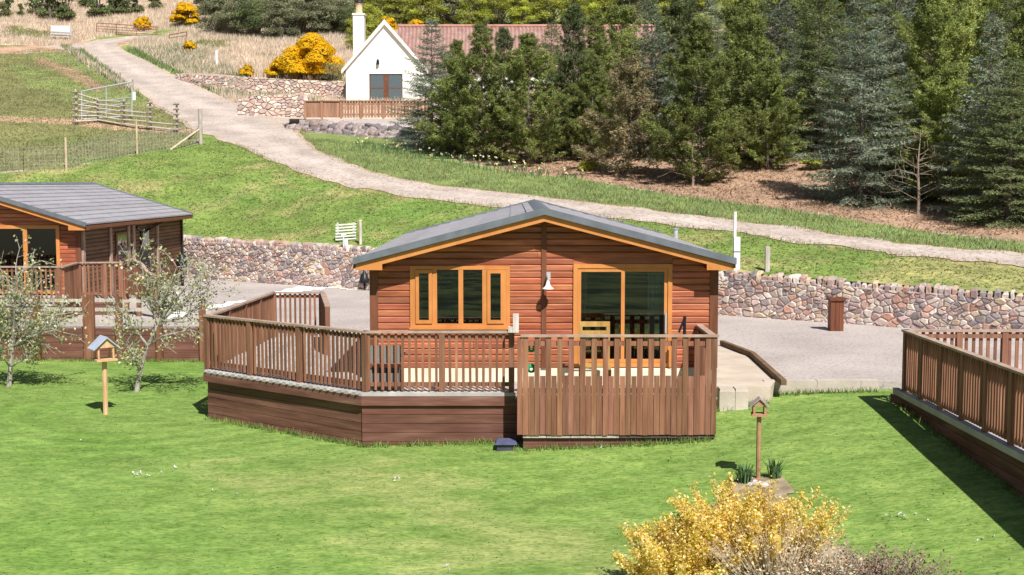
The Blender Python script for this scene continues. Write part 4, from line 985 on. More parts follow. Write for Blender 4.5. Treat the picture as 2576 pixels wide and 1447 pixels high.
mb = MB(); mb.bx(u0 - .2, u1 + .2, HY + .8, HY + .85, zB, zT + .1); mb.build('room', MT['interior'], house)
p = ph(951, 160); mb = MB(); mb.lathe((p.x, HY - .14, p.z - .1), [(.04, 0), (.11, .02), (.09, .3), (.02, .4)], 10); mb.bx(p.x - .03, p.x + .03, HY - .1, HY + .002, p.z + .02, p.z + .12); mb.build('wall_lantern', MT['black'], house)
# terrace in front of the house, its fence, dry stone walls
TYF = 71.5
ta = at(762, 300, TYF); tb = at(1090, 303, TYF); tz = ta.z
mb = MB(); mb.prism([(ta.x - .2, TYF, tz - 2.5), (tb.x + 3, TYF, tz - 2.5), (tb.x + 3, HY - .05, tz - 2.5), (ta.x - .2, 80, tz - 2.5)], (0, 0, 2.5))
struct(mb.build('terrace', MT['gravel']), 'levelled terrace in front of the white house')
tf = thing('picket_fence', 'light brown slatted fence on the terrace below the white house', 'fence', (ta.x, TYF, tz))
rng = random.Random(41); MT['fence2'] = pmat('faded_brown_boards', g2((.31, .17, .11), .75, 1.3), 3, (3, 3, .3), 5, .8)
fx_ = [at(x, 0, TYF + .1).x for x in (764, 806, 855, 905, 962, 1020, 1080)]; ftop = at(0, 253, TYF).z; fbot = at(0, 297, TYF).z
for k, (a, b) in enumerate(zip(fx_[:-1], fx_[1:])):
    mb = MB(); n = 9 if k < 2 else 7
    for i in range(n):
        x = a + (b - a) * (i + .5) / n; w = (b - a) / n * (.49 if k < 2 else .36); g = rng.uniform(.8, 1.25)
        mb.bx(x - w, x + w, TYF + .08, TYF + .105, fbot + .03, ftop - .06, (g, g, g))
    for zz in (fbot + .2, ftop - .2): mb.bx(a, b, TYF + .11, TYF + .15, zz - .05, zz + .05)
    mb.build('slats', MT['fence2'], tf); mb = MB(); mb.bx(a - .06, b + .06, TYF + .02, TYF + .16, ftop - .055, ftop, (.8, .8, .8)); mb.build('rail_cap', MT['fence2'], tf)
for x in fx_: mb = MB(); mb.bx(x - .06, x + .06, TYF + .0, TYF + .075, fbot - .1, ftop - .056, (1.1, 1.1, 1.1)); mb.build('post', MT['fence2'], tf)
# boulder wall under the terrace
bw = thing('boulder_wall', 'rough dry wall of grey pink boulders under the terrace fence', 'wall', (-9, 69, 2))
mb = MB(); rng = random.Random(51)
def boulder(mb, c, r, rng, col):
    n, m = 9, 6; vs = []; ph_ = [rng.uniform(0, 6) for _ in range(4)]; sx, sy, sz = rng.uniform(.9, 1.5), rng.uniform(.7, 1.0), rng.uniform(.55, .9); rot = rng.uniform(-.5, .5)
    for j in range(m + 1):
        th = math.pi * j / m
        for i in range(n):
            an = 2 * math.pi * i / n; k = 1 + .18 * math.sin(2 * an + ph_[0] + th) + .16 * math.sin(3 * th + ph_[1] + an) + rng.uniform(-.07, .07)
            x, y, z = r * k * sx * math.sin(th) * math.cos(an), r * k * sy * math.sin(th) * math.sin(an), r * k * sz * math.cos(th)
            vs.append((c[0] + x * math.cos(rot) - z * math.sin(rot), c[1] + y, c[2] + x * math.sin(rot) + z * math.cos(rot)))
    mb.add(vs, [(j * n + i, (j + 1) * n + i, (j + 1) * n + (i + 1) % n, j * n + (i + 1) % n) for j in range(m) for i in range(n)], col)
BC = [(.27, .215, .205), (.21, .18, .185), (.33, .265, .25), (.26, .195, .175), (.17, .15, .155), (.36, .30, .28)]
L0 = [(728, 318, 342, 70.3), (770, 310, 350, 69.6), (830, 313, 358, 68.5), (900, 318, 366, 67.5), (970, 322, 374, 66.5), (1040, 326, 382, 65.5)]
for k in range(330):
    x = rng.uniform(726, 1040); yt, yb, Y = [float(np.interp(x, [q[0] for q in L0], [q[j] for q in L0])) for j in (1, 2, 3)]
    f = rng.random(); y = yb + (yt - yb) * f; Yk = Y + f * 1.7; p = at(x, y, Yk); boulder(mb, (p.x, p.y, p.z), rng.uniform(.13, .34), rng, tuple(np.array(rng.choice(BC)) * rng.uniform(.8, 1.2)))
mb.build('boulders', MT['stone'], bw, True)
mb = MB(); vs = []
for q in L0: a = at(q[0], q[2] + 2, q[3] + .25); b = at(q[0], q[1] + 2, q[3] + 1.8); c = at(q[0], 303, TYF + .05); vs += [a, b, (c.x, TYF - .01, tz - .02)]
mb.add(vs, [(3 * i + j, 3 * i + 3 + j, 3 * i + 4 + j, 3 * i + 1 + j) for i in range(len(L0) - 1) for j in range(2)]); mb.build('rubble_core', pmat('rubble_fill', g2((.24, .20, .18), .6, 1.3), 5, rough=.95), bw)
mb = MB(); vs = []
for q in L0: b = at(q[0], q[1] + 1, q[3] + 1.9); c = at(q[0], 302, TYF + .05); vs += [(b.x, b.y, b.z + .05), (c.x, TYF - .02, tz + .02)]
mb.add(vs, [(2 * i, 2 * i + 2, 2 * i + 3, 2 * i + 1) for i in range(len(L0) - 1)]); mb.build('gravel_top', MT['gravel'], bw)
# pink rubble walls beside the forecourt
PINK = [(.46, .34, .29), (.52, .39, .32), (.42, .31, .28), (.55, .45, .37), (.48, .32, .26), (.36, .27, .25), (.56, .48, .40)]
def bank_wall(label, pts, cell, seed, lean):
    P = [(hit(x, yb), at(x, yt, hit(x, yb).y + .5).z) for x, yb, yt in pts]
    ln = [(q[0].x, q[0].y) for q in P]; cum = [0]
    for a, b in zip(ln[:-1], ln[1:]): cum.append(cum[-1] + math.hypot(b[0] - a[0], b[1] - a[1]))
    r = thing('rubble_wall', label, 'wall', (ln[0][0], ln[0][1], P[0][0].z)); mb = MB(); rg = random.Random(seed)
    rubble(mb, ln, lambda s: float(np.interp(s, cum, [q[0].z for q in P])) - .15, lambda s: float(np.interp(s, cum, [q[1] for q in P])), cell, rg, 1.5, .012, .09, .30, lean, PINK)
    mb.build('rubble_face', MT['stone'], r); mb = MB(); vs = []
    zm = min(q[0].z for q in P) - .15
    for i, (q, zt) in enumerate(P):
        j = min(i, len(P) - 2); d = Vector((ln[j + 1][0] - ln[j][0], ln[j + 1][1] - ln[j][1], 0)).normalized(); back = Vector((-d.y, d.x, 0))
        l = lean * (zt - zm) + .02; l0 = lean * (q.z - .3 - zm) + .02
        vs += [(q.x + back.x * l0, q.y + back.y * l0, q.z - .3), (q.x + back.x * l, q.y + back.y * l, zt - .03), (q.x + back.x * (l + 2.5), q.y + back.y * (l + 2.5), zt + .15)]
    mb.add(vs, [(3 * i + j, 3 * i + 3 + j, 3 * i + 4 + j, 3 * i + 1 + j) for i in range(len(P) - 1) for j in range(2)]); mb.build('earth_core', pmat('wall_earth', g2((.42, .32, .26)), 3, rough=.95), r)
bank_wall('pink rubble retaining wall along the upper edge of the forecourt', [(418, 200, 184), (505, 223, 190), (613, 240, 194), (700, 243, 198), (800, 244, 203), (868, 246, 207)], .19, 61, .35)
bank_wall('battered pink rubble wall beside the slatted terrace fence', [(592, 291, 250), (640, 293, 238), (700, 294, 236), (770, 297, 240)], .17, 62, .5)
# ------------------------------------------------------------------ vegetation
def unit(v): return v / np.maximum(np.linalg.norm(v, axis=-1, keepdims=True), 1e-9)
def sprays(mb, c, d, l, w, tint, rs):
    """diamond shaped leaf or needle-spray faces: base c, direction d, length l, width w"""
    n = len(c); d = unit(d); s = unit(np.cross(d, rs.normal(size=(n, 3))))
    l = np.broadcast_to(l, (n,))[:, None]; w = np.broadcast_to(w, (n,))[:, None]
    m = c + d * l * .45
    mb.addq(np.stack([c, m + s * w * .5, c + d * l, m - s * w * .5], 1), tint)
def plates(mb, c, nrm, size, tint, rs, asp=.7):
    """small petal or leaf faces that lie across the direction nrm"""
    n = len(c); nrm = unit(nrm); d = unit(np.cross(nrm, rs.normal(size=(n, 3)))); s = np.cross(nrm, d); l = np.broadcast_to(size, (n,))[:, None] * .5
    mb.addq(np.stack([c - d * l, c + s * l * asp, c + d * l, c - s * l * asp], 1), tint)
def tints(rs, n, a=.6, b=1.4, warm=.12):
    g = rs.uniform(a, b, n); h = rs.normal(0, warm, n)
    return np.stack([g * (1 + h), g, g * (1 - h * .6)], 1)
def conifer(kind, h, rad, seed, z0=.03, dens=1.0):
    """returns crown and trunk builders; whorled branches carrying flat sprays (spruce) or tufted ends (pine)"""
    rs = np.random.RandomState(seed); cr = MB(); tk = MB(); lean = rs.normal(0, .02, 2)
    ax = lambda z: np.array([lean[0] * z + .06 * math.sin(z * .7 + seed), lean[1] * z, z])
    n = 7
    for k in range(n):
        za, zb = h * k / n, h * (k + 1) / n * .985; tk.tube(ax(za - (.4 if k == 0 else 0)), ax(zb), .012 * h * (1 - k / n) + .015, .012 * h * (1 - (k + 1) / n) + .012, 7, caps=(k == n - 1))
    P = []; D = []; Ln = []; Wd = []; G = []
    z = h * z0
    while z < h * .985:
        t = z / h
        if kind == 'spruce':
            prof = rad * (1 - t) ** .8 * (.72 + .28 * min(1, t / .12)); nb = int(rs.randint(6, 9) * dens)
        else:
            prof = rad * min(1, .8 + t) * (1 - t) ** .62 * (.82 + .22 * math.sin(t * 17 + seed)); nb = int(rs.randint(6, 9) * dens)
        az0 = rs.uniform(0, 6.3)
        for b in range(nb):
            az = az0 + b * 2 * math.pi / nb + rs.normal(0, .25); L = max(.18, prof * (rs.uniform(.62, 1.22) if kind == 'spruce' else rs.uniform(.5, 1.35))); zz = z + rs.normal(0, .08)
            if kind == 'spruce': e0 = .55 * t - .12 + rs.normal(0, .08); curve = .25
            else: e0 = .35 + .5 * t + rs.normal(0, .14); curve = .25
            out = np.array([math.cos(az), math.sin(az), 0]); tg = np.array([-math.sin(az), math.cos(az), 0])
            m = max(3, int(L / .15)); bg = rs.uniform(.78, 1.22)
            s = np.linspace(0, 1, m + 1); el = e0 + curve * (s - .5) + (-.22 if kind == 'spruce' and t < .4 else 0) * (1 - s)
            dr = out[None] * np.cos(el)[:, None] + np.array([0, 0, 1])[None] * np.sin(el)[:, None]
            pts = ax(zz)[None] + np.vstack([np.zeros(3), np.cumsum(dr[:-1] * (L / m), 0)])
            if L > .5 and rs.rand() < .75: tk.tube(pts[0], pts[m // 2], .010 + .004 * L, .007, 4, caps=False); tk.tube(pts[m // 2], pts[-1], .007, .004, 4, caps=False)
            for i in range(1, m + 1):
                si = s[i]
                if si < .18 and L > .5: continue
                if kind == 'spruce':
                    tl = (.16 + .34 * (1 - si)) * (.55 + .45 * min(1.6, L)) * rs.uniform(.8, 1.2)
                    for sg in (-1, 1):
                        td_ = dr[i] * .75 + tg * sg * .8 + np.array([0, 0, -.18 + rs.normal(0, .1)]); k = max(4, int(tl / .036))
                        u = (np.arange(k) + rs.rand(k) * .6) / k
                        c = pts[i][None] + unit(td_)[None] * (tl * u)[:, None]
                        dd = td_[None] * .8 + rs.normal(0, .42, (k, 3)); P.append(c); D.append(dd); Ln.append(rs.uniform(.10, .19, k)); Wd.append(rs.uniform(.026, .046, k)); G.append(np.full(k, bg))
                else:
                    if si < .28: continue
                    k = 2 if si < .8 else 4
                    for q in range(k):
                        td_ = dr[i] * .6 + tg * rs.normal(0, .6) + np.array([0, 0, .25 + rs.normal(0, .35)]); tl = rs.uniform(.1, .3)
                        c0 = pts[i] + unit(td_) * tl; kk = 22
                        dd = td_[None] + rs.normal(0, .85, (kk, 3)); P.append(np.tile(c0, (kk, 1)) + rs.normal(0, .035, (kk, 3))); D.append(dd); Ln.append(rs.uniform(.09, .18, kk)); Wd.append(rs.uniform(.024, .042, kk)); G.append(np.full(kk, bg * rs.uniform(.75, 1.25)))
        z += (.22 if kind == 'spruce' else .27) * rs.uniform(.8, 1.25) * (1 if h < 9 else 1.1)
    P = np.concatenate(P); D = np.concatenate(D); T = tints(rs, len(P), .62, 1.38) * np.concatenate(G)[:, None]
    Ln = np.concatenate(Ln); Wd = np.concatenate(Wd); q = np.arange(len(P)) % 5 < 2
    sprays(cr, P[~q], D[~q], Ln[~q], Wd[~q], T[~q], rs); plates(cr, P[q] + unit(D[q]) * Ln[q][:, None] * .5, D[q] * .5 + np.array([0, -.15, .9]), Ln[q] * .75, T[q], rs, .36)
    return cr, tk
def make_tree(name, label, cat, cr, tk, cmat, tmat=None, group=None, loc=(0, 0, 0)):
    t = thing(name, label, cat, (0, 0, 0), group)
    tk.build('trunk', tmat or MT['bark'], t); cr.build('crown', cmat, t); t.location = loc
    return t
def lobes(rs, n, w, d, h, r0, r1, low=.1):
    out = []
    for i in range(n):
        a = rs.uniform(0, 6.3); q = rs.uniform(.0, 1) ** .5; z = rs.uniform(low, 1)
        k = math.sqrt(max(.05, 1 - (max(0, z - .35) / .68) ** 2)); out.append((q * k * w * math.cos(a), q * k * d * math.sin(a), z * h * .86, rs.uniform(r0, r1)))
    return out
def bush(w, d, h, seed, n, leaf, flowers=0, nl=16, twigs=True, low=.1, r=(.18, .34)):
    """leafy crown made of many leaf faces gathered in lobes, plus stems; optional second mesh of flower faces on the outside"""
    rs = np.random.RandomState(seed); cr = MB(); st = MB(); fl = MB(); m = min(w, h)
    LB = lobes(rs, nl, w * .72, d * .72, h, r[0] * m * 1.6, r[1] * m * 1.6, low)
    P = []; D = []; G = []; Pf = []; Df = []
    for (x, y, z, rr) in LB:
        c = np.array([x, y, z]); k = int(n / nl); v = unit(rs.normal(size=(k, 3))); v[:, 2] = np.abs(v[:, 2]) * .9 - .25 * (rs.rand(k) < .5); q = rr * rs.uniform(.35, 1.05, (k, 1)) ** .7
        P.append(c + v * q * np.array([1, 1, .85])); D.append(v + rs.normal(0, .5, (k, 3)) + np.array([0, 0, .25])); G.append(np.full(k, rs.uniform(.75, 1.25)))
        if flowers:
            k = int(flowers / nl); v = unit(rs.normal(size=(k, 3))); v[:, 2] = np.abs(v[:, 2]) - .15
            keep = np.sin(v[:, 0] * 5 + x * 3) + np.sin(v[:, 1] * 6 + z * 4) + np.sin(v[:, 2] * 7 + y * 3) > -1.75
            v = v[keep]; Pf.append(c + v * rr * rs.uniform(.92, 1.14, (len(v), 1)) * np.array([1, 1, .85])); Df.append(v + rs.normal(0, .35, v.shape) + np.array([0, 0, .2]))
        if twigs:
            b = np.array([x * .15, y * .15, -.1]); mid = np.array([x * .5, y * .5, z * .55]); st.tube(b, mid, .012 * h + .012, .008 * h + .008, 5, caps=False); st.tube(mid, c, .008 * h + .008, .006, 5, caps=False)
    P = np.concatenate(P); P[:, 2] = np.maximum(P[:, 2], .02); D = np.concatenate(D)
    h2 = len(P) // 2; TT = tints(rs, len(P), .6, 1.4) * np.concatenate(G)[:, None]; sprays(cr, P[::2], D[::2], rs.uniform(.7, 1.35, len(P[::2])) * leaf, rs.uniform(.35, .6, len(P[::2])) * leaf, TT[::2], rs); plates(cr, P[1::2], D[1::2] + np.array([0, 0, .3]), rs.uniform(.6, 1.2, len(P[1::2])) * leaf * .8, TT[1::2], rs)
    if flowers:
        Pf = np.concatenate(Pf); Pf[:, 2] = np.maximum(Pf[:, 2], .05); Df = np.concatenate(Df)
        plates(fl, Pf, Df, rs.uniform(.6, 1.2, len(Pf)) * leaf * .95, tints(rs, len(Pf), .8, 1.05, .03), rs, .9)
    if not st.v: st.tube((0, 0, -.1), (0, 0, h * .5), .03, .015, 5)
    return cr, st, fl
def branches(mb, tips, p, d, L, r, depth, rs, spread=.55, up=.12, nchild=(2, 4), leafy=1):
    """recursive twig skeleton; records the twig ends"""
    k = 3; q = np.array(p, float); d = unit(np.array(d, float))
    for i in range(k):
        d2 = unit(d + rs.normal(0, .13, 3) + np.array([0, 0, up * .3])); e = q + d2 * L / k
        mb.tube(q, e, r * (1 - .3 * i / k), r * (1 - .3 * (i + 1) / k), 6 if r > .015 else 4, caps=False); q = e; d = d2
        if depth <= leafy: tips.append((q.copy(), d.copy()))
        if depth > 0 and i > 0:
            for c in range(rs.randint(*nchild)):
                s = unit(np.cross(d, rs.normal(size=3))); nd = unit(d * (1 - spread * .4) + s * spread * rs.uniform(.8, 1.4) + np.array([0, 0, up]))
                branches(mb, tips, q, nd, L * rs.uniform(.5, .75), r * .58, depth - 1, rs, spread, up, nchild, leafy)
# --- conifer prototypes (each first copy is placed too)
protos = {}
def proto(key, kind, h, rad, seed, mat, **k):
    cr, tk = conifer(kind, h, rad, seed, **k); protos[key] = [make_tree('spruce_tree' if kind == 'spruce' else 'pine_tree', 'x', 'tree', cr, tk, MT[mat]), h, False]
proto('blue', 'spruce', 8.5, 2.1, 1, 'needle_blue'); proto('dark', 'spruce', 8.0, 2.0, 2, 'needle_dark'); proto('blue2', 'spruce', 6.5, 1.9, 3, 'needle_blue')
proto('pine', 'pine', 7.0, 2.3, 4, 'needle_green'); proto('pine2', 'pine', 6.0, 2.5, 5, 'needle_green', dens=1.1); proto('pine3', 'pine', 7.5, 2.1, 6, 'needle_dark'); proto('blue3', 'spruce', 7.5, 2.7, 13, 'needle_blue'); proto('dark2', 'spruce', 7.0, 2.4, 14, 'needle_dark'); proto('pine4', 'pine', 6.6, 2.6, 15, 'needle_green')
proto('brown', 'pine', 4.5, 2.0, 7, 'needle_brown', dens=.9)
vr = random.Random(77)
def plant(key, x, y, h, label, group=None, wide=1.0, rz=None, off=0):
    p = hit(x, y, y0=30); p.z -= .05
    t, h0, used = protos[key]; s = h / h0; rz = vr.uniform(0, 6.28) if rz is None else rz
    if not used:
        protos[key][2] = True; t.location = p; t.rotation_euler = (0, 0, rz); t.scale = (s * wide, s * wide, s); t['label'] = label
        if group: t['group'] = group
        return t
    t2 = dup(t, p, rz, (s * wide, s * wide, s), label)
    if group: t2['group'] = group
    elif 'group' in t2: del t2['group']
    return t2
# front row, named one by one
plant('blue3', 1085, 372, 6.4, 'blue grey spruce overlapping the right side of the white house gable', wide=1.1)
plant('pine', 1215, 402, 6.1, 'bushy olive pine standing right of the blue grey spruce by the house')
plant('pine4', 1330, 412, 5.6, 'broad low olive pine reaching the verge, middle of the central clump', wide=1.2)
plant('pine3', 1440, 388, 6.8, 'tall dark pine at the right end of the central clump', wide=.95)
plant('brown', 1575, 440, 4.6, 'brown tinged low bushy conifer left of the open brown ground', wide=1.05)
plant('blue2', 1650, 395, 7.2, 'blue grey spruce rising behind the brown tinged bushy conifer')
plant('pine', 1755, 462, 6.3, 'large olive pine with bare lower branches at the edge of the needle covered ground', wide=1.2)
plant('pine2', 1880, 408, 6.2, 'rounded olive pine left of the sunny gap between the trees', wide=1.0)
plant('blue3', 2165, 512, 7.8, 'big blue grey spruce at the right of the sunny gap', wide=1.0)
plant('dark2', 2060, 388, 8.2, 'dark green spruce behind the big blue grey spruce')
plant('pine4', 2330, 470, 7.4, 'olive dark pine behind the bare young stem')
plant('blue2', 2465, 545, 6.6, 'blue grey spruce with drooping low branches near the right edge', wide=.95)
plant('pine', 2570, 520, 7.0, 'olive pine cut off by the right edge of the photo')
plant('dark', 2545, 440, 8.8, 'tall dark spruce behind the right edge pine')
plant('pine2', 2400, 430, 8.0, 'tall olive pine behind the bare stem, between the spruces at right', wide=.85)
plant('blue2', 2230, 430, 8.4, 'tall blue grey spruce close behind the big front spruce')
# second rows: a planting nothing tells apart
G2 = 'conifers of the planting behind the front row'
L2 = 'tall conifer in the dense planting behind the front row of trees'
for (x, y, k, h) in ((1150, 352, 'pine4', 5.0), (1270, 355, 'pine3', 5.8), (1385, 350, 'dark2', 6.4), (1500, 360, 'pine', 6.2), (1560, 330, 'pine2', 6.6), (1700, 345, 'pine3', 7.4), (1790, 350, 'blue', 7.2), (1840, 330, 'pine2', 6.4),
                     (1950, 345, 'blue2', 7.6), (1990, 300, 'pine', 7.4), (2120, 345, 'pine3', 7.8), (2180, 300, 'pine', 8.4), (2290, 340, 'blue2', 8.4), (2370, 300, 'pine', 8.2), (2450, 340, 'pine2', 8), (2520, 300, 'blue', 8.5),
                     (1740, 280, 'dark', 6.6), (1870, 270, 'pine', 7.2), (2050, 260, 'pine4', 7.0), (2130, 230, 'dark2', 7.8), (2260, 230, 'pine3', 7.8), (2350, 210, 'pine2', 8), (2440, 220, 'pine', 7.8), (2560, 210, 'dark', 8), (1660, 270, 'pine', 5.4),
                     (2000, 190, 'blue2', 6.5), (2190, 150, 'pine', 7), (2300, 140, 'dark', 7), (2420, 130, 'pine2', 7), (2520, 130, 'blue', 7.5), (1900, 180, 'pine3', 6.5), (2640, 420, 'pine', 7.5), (2660, 560, 'dark', 7)):
    plant(k, x, y, h * vr.uniform(.94, 1.06), L2, G2)
for (x, y, k, h, lab) in ((2268, 500, 'dark2', 4.6, 'low dark spruce in the shade left of the bare stem'), (2388, 512, 'pine4', 4.8, 'low olive pine between the bare stem and the drooping spruce'), (2530, 566, 'dark2', 5.4, 'dark low spruce at the very right end of the tree line'), (1490, 402, 'pine', 4.6, 'small olive pine filling the right foot of the central clump'), (1145, 388, 'pine2', 4.4, 'small olive pine at the foot of the blue grey house spruce'), (1930, 425, 'pine4', 4.4, 'small olive pine at the left edge of the sunny gap')):
    plant(k, x, y, h, lab, wide=1.2)
# bare young stem and dead twigs among the front trees
def bare(x, y, h, seed, label, spread=.8, mat='twig', depth=2):
    p = hit(x, y, y0=30); rs = np.random.RandomState(seed); t = thing('bare_tree', label, 'tree', tuple(p)); tk = MB(); br = MB(); n = 8
    for k in range(n): tk.tube((p.x + .03 * math.sin(k), p.y, p.z - .1 + h * k / n), (p.x + .03 * math.sin(k + 1), p.y, p.z - .1 + h * (k + 1) / n), .05 * (1 - k / n) + .012, .05 * (1 - (k + 1) / n) + .012, 6, caps=False)
    tips = []
    for k in range(26):
        z = h * rs.uniform(.12, .95); a = rs.uniform(0, 6.3); br = MB(); branches(br, tips, (p.x, p.y, p.z + z), (math.cos(a), math.sin(a), .35), (h - z) * .3 + .25, .013, depth - 1, rs, spread, .1, (1, 3)); br.build('branch', MT[mat], t)
    tk.build('trunk', MT[mat], t); return t
bare(2308, 540, 3.0, 4, 'slender bare dead stem with short twigs in front of the dark right trees')
bare(1742, 468, 2.6, 9, 'leafless branching stems under the large olive pine', 1.0)
# --- gorse in flower
def gorse(x, y, wpx, hpx, seed, label, n=5200):
    p = hit(x, y, y0=30); sc = p.y / FPX; w, h = wpx * sc / 2, hpx * sc; t = thing('gorse_bush', label, 'bush', (0, 0, 0))
    cr, st, fl = bush(w, w * .8, h, seed, n, .15, int(n * 3.4), 44, r=(.09, .21))
    st.build('stems', MT['bark'], t); cr.build('foliage', MT['needle_dark'], t); fl.build('flowers', MT['gorse'], t); t.location = p; return t
gorse(778, 196, 190, 108, 1, 'largest yellow flowering gorse bush, beside the white house gable', 9000)
gorse(712, 194, 100, 46, 12, 'yellow gorse spreading from the left foot of the largest bush', 3500)
gorse(622, 192, 50, 26, 2, 'small low yellow gorse bush above the pink rubble wall', 1600)
gorse(468, 68, 92, 62, 3, 'rounded yellow gorse bush at the left end of the dark scrub trees', 5200)
gorse(360, 76, 50, 32, 4, 'small yellow gorse bush by the rusty gate', 2400)
gorse(478, 132, 38, 28, 5, 'little yellow gorse bush alone in the pale grass', 1600)
gorse(762, 26, 50, 34, 6, 'yellow gorse peeping out among the dark scrub trees', 1800)
gorse(972, 84, 70, 40, 7, 'yellow gorse just behind the apex of the white house', 1800)
gorse(1048, 86, 60, 34, 8, 'yellow gorse behind the house roof, right of the apex', 1800)
gorse(1160, 20, 60, 34, 9, 'orange yellow gorse on the hill above the red roof', 1500)
gorse(2110, 40, 60, 70, 10, 'yellow gorse glimpsed between the tall conifers at the top', 1500)
# --- scrub and broadleaf behind
def scrub_proto(seed, mat, h=5.0, w=2.6, n=7000, leaf=.24, low=.18, nl=30):
    cr, st, fl = bush(w, w, h, seed, n, leaf, 0, nl, low=low, r=(.13, .24)); return make_tree('scrub_tree', 'x', 'tree', cr, st, MT[mat])
SCR = [scrub_proto(101, 'leaf_olive', n=11000, leaf=.2, nl=42), scrub_proto(102, 'leaf_olive', 4.4, 3.0, n=11000, leaf=.2, nl=44), scrub_proto(103, 'leaf_bright', n=12000, leaf=.19, low=.05, nl=46), scrub_proto(104, 'leaf_bright', 6, 2.4, n=12000, leaf=.19, low=.05, nl=46), scrub_proto(105, 'needle_dark', 5, 2.6, 12000, .16, nl=40)]
spu = [False] * 5
def scrub(i, x, y, h, label, group, y0=60):
    p = hit(x, y, y0=y0); p.z -= .1; s = h / (5, 4.4, 5, 6, 5)[i]; rz = vr.uniform(0, 6.28); w = s * vr.uniform(.95, 1.25)
    if not spu[i]: spu[i] = True; t = SCR[i]; t.location = p; t.rotation_euler = (0, 0, rz); t.scale = (w, w, s); t['label'] = label; t['group'] = group
    else: dup(SCR[i], p, rz, (w, w, s), label, group)
GA, LA = 'dark scrub trees above the pale grass', 'grey green scrub tree in the dark thicket above the pale grass'
for k, (x, y, h) in enumerate(((548, 86, 4.4), (590, 92, 4.0), (640, 94, 4.6), (700, 100, 4.4), (755, 92, 4.2), (805, 88, 4.0), (850, 84, 4.2), (560, 60, 4.5), (620, 62, 5), (690, 64, 4.6), (780, 56, 5), (850, 50, 4.6), (880, 90, 3.6), (530, 40, 5), (600, 30, 5.5), (720, 30, 5.5), (830, 20, 5.5), (900, 40, 5), (660, 10, 5.5))):
    scrub((0, 1, 4, 0, 1)[k % 5], x, y, h * .9, LA, GA)
GB, LB_ = 'fresh green trees on the hill behind the house', 'bright yellow green tree on the hillside behind the white house'
for k, (x, y, h) in enumerate(((925, 96, 4.0), (900, 130, 3.4), (960, 60, 5), (1010, 66, 5), (1075, 72, 4.6), (1130, 66, 4.8), (1190, 70, 4.4), (1250, 64, 4.6), (1310, 66, 4.4), (1380, 62, 5), (1450, 66, 4.6), (1520, 60, 5), (1590, 64, 5), (940, 20, 6), (1020, 20, 6), (1100, 24, 5.5), (1180, 20, 6), (1270, 24, 6), (1350, 20, 6), (1430, 20, 6), (1510, 20, 6), (1600, 20, 6), (1680, 40, 5.5), (1760, 30, 6), (1850, 40, 6), (1940, 30, 6), (2040, 40, 6), (985, -10, 6), (1140, -10, 6), (1310, -10, 6), (1470, -10, 6), (1640, -10, 6), (1800, -10, 6))):
    scrub((2, 3, 2, 3, 2, 0, 3)[k % 7], x, y, h * .92, LB_, GB)
# low green plants under the big gorse and on the needle ground
for (x, y, w, h, lab) in ((835, 204, 90, 40, 'grey green bush at the right foot of the largest gorse'), (1000, 1, 2, 2, None), (2040, 372, 46, 26, 'small bright green bush at the back of the sunny gap'), (2042, 428, 62, 34, 'small green bush beside the big blue grey spruce'), (1838, 412, 60, 26, 'low green bush at the left side of the sunny gap'), (1480, 430, 50, 24, 'low green bush at the foot of the central clump')):
    if lab is None: continue
    p = hit(x, y, y0=30); sc = p.y / FPX; t = thing('green_bush', lab, 'bush'); cr, st, fl = bush(w * sc / 2, w * sc / 2, h * sc, int(x), 1500, .14, 0, 12); st.build('stems', MT['bark'], t); cr.build('foliage', MT['leaf_bright'] if h < 36 else MT['leaf_olive'], t); t.location = p
# young trees of the hilltop plantation
YT = []
for seed, (w, h) in enumerate(((.95, 2.4), (.8, 2.6))):
    cr, st, fl = bush(w, w, h, 200 + seed, 3600, .17, 0, 26, low=.12, r=(.14, .24)); YT.append(make_tree('young_tree', 'x', 'tree', cr, st, MT['needle_dark']))
ylab = ['large bushy young tree above the white cabinet', 'second young tree touching the large bushy one above the white cabinet']
yd = [(18, 44, 1.0), (52, 44, .5), (88, 40, .95), (124, 40, .5), (128, 52, 1.45), (166, 56, 1.3), (300, 28, .9), (245, 46, 1.25), (280, 34, 1.1), (298, 40, .95), (320, 38, 1.1), (345, 36, .8), (395, 24, 1.0), (215, 22, .9)]
yused = [False, False]
for k, (x, y, s) in enumerate(yd):
    p = hit(x, y, y0=60); i = k % 2; s *= 1.22; rz = vr.uniform(0, 6)
    lab = ylab[0] if k == 4 else ylab[1] if k == 5 else 'small dark green young tree in the hilltop planting'; gr = None if k in (4, 5) else 'young trees on the pale hilltop'
    if not yused[i]: yused[i] = True; t = YT[i]; t.location = p; t.scale = (s, s, s)
    else: t = dup(YT[i], p, rz, s)
    t['label'] = lab
    if gr: t['group'] = gr
    elif 'group' in t: del t['group']
# --- grass as stuff
def blades(name, x, y, z, h, w, cols, label, mat='blade', seed=1, lean=.35, cat='grass'):
    rs = np.random.RandomState(seed); n = len(x); mb = MB(); a = rs.uniform(0, 6.28, n)
    b = np.stack([x, y, z], 1); s = np.stack([np.cos(a), np.sin(a), np.zeros(n)], 1) * (np.broadcast_to(w, n) / 2)[:, None]
    tip = b + np.stack([rs.normal(0, lean, n), rs.normal(0, lean, n), np.ones(n)], 1) * np.broadcast_to(h, n)[:, None]
    m = (b + tip) / 2
    mb.addq(np.stack([b - s, b + s, m * .3 + tip * .7 + s * .35, tip], 1), cols); o = mb.build(name, MT[mat]); tag(o, label, cat, kind='stuff'); return o
rs = np.random.RandomState(8)
def scatter(n, x0, x1, y0, y1, keep):
    x = rs.uniform(x0, x1, n); y = rs.uniform(y0, y1, n); k = keep(x, y); return x[k], y[k]
infr = lambda x, y: np.abs(x) < y * .43 + .3
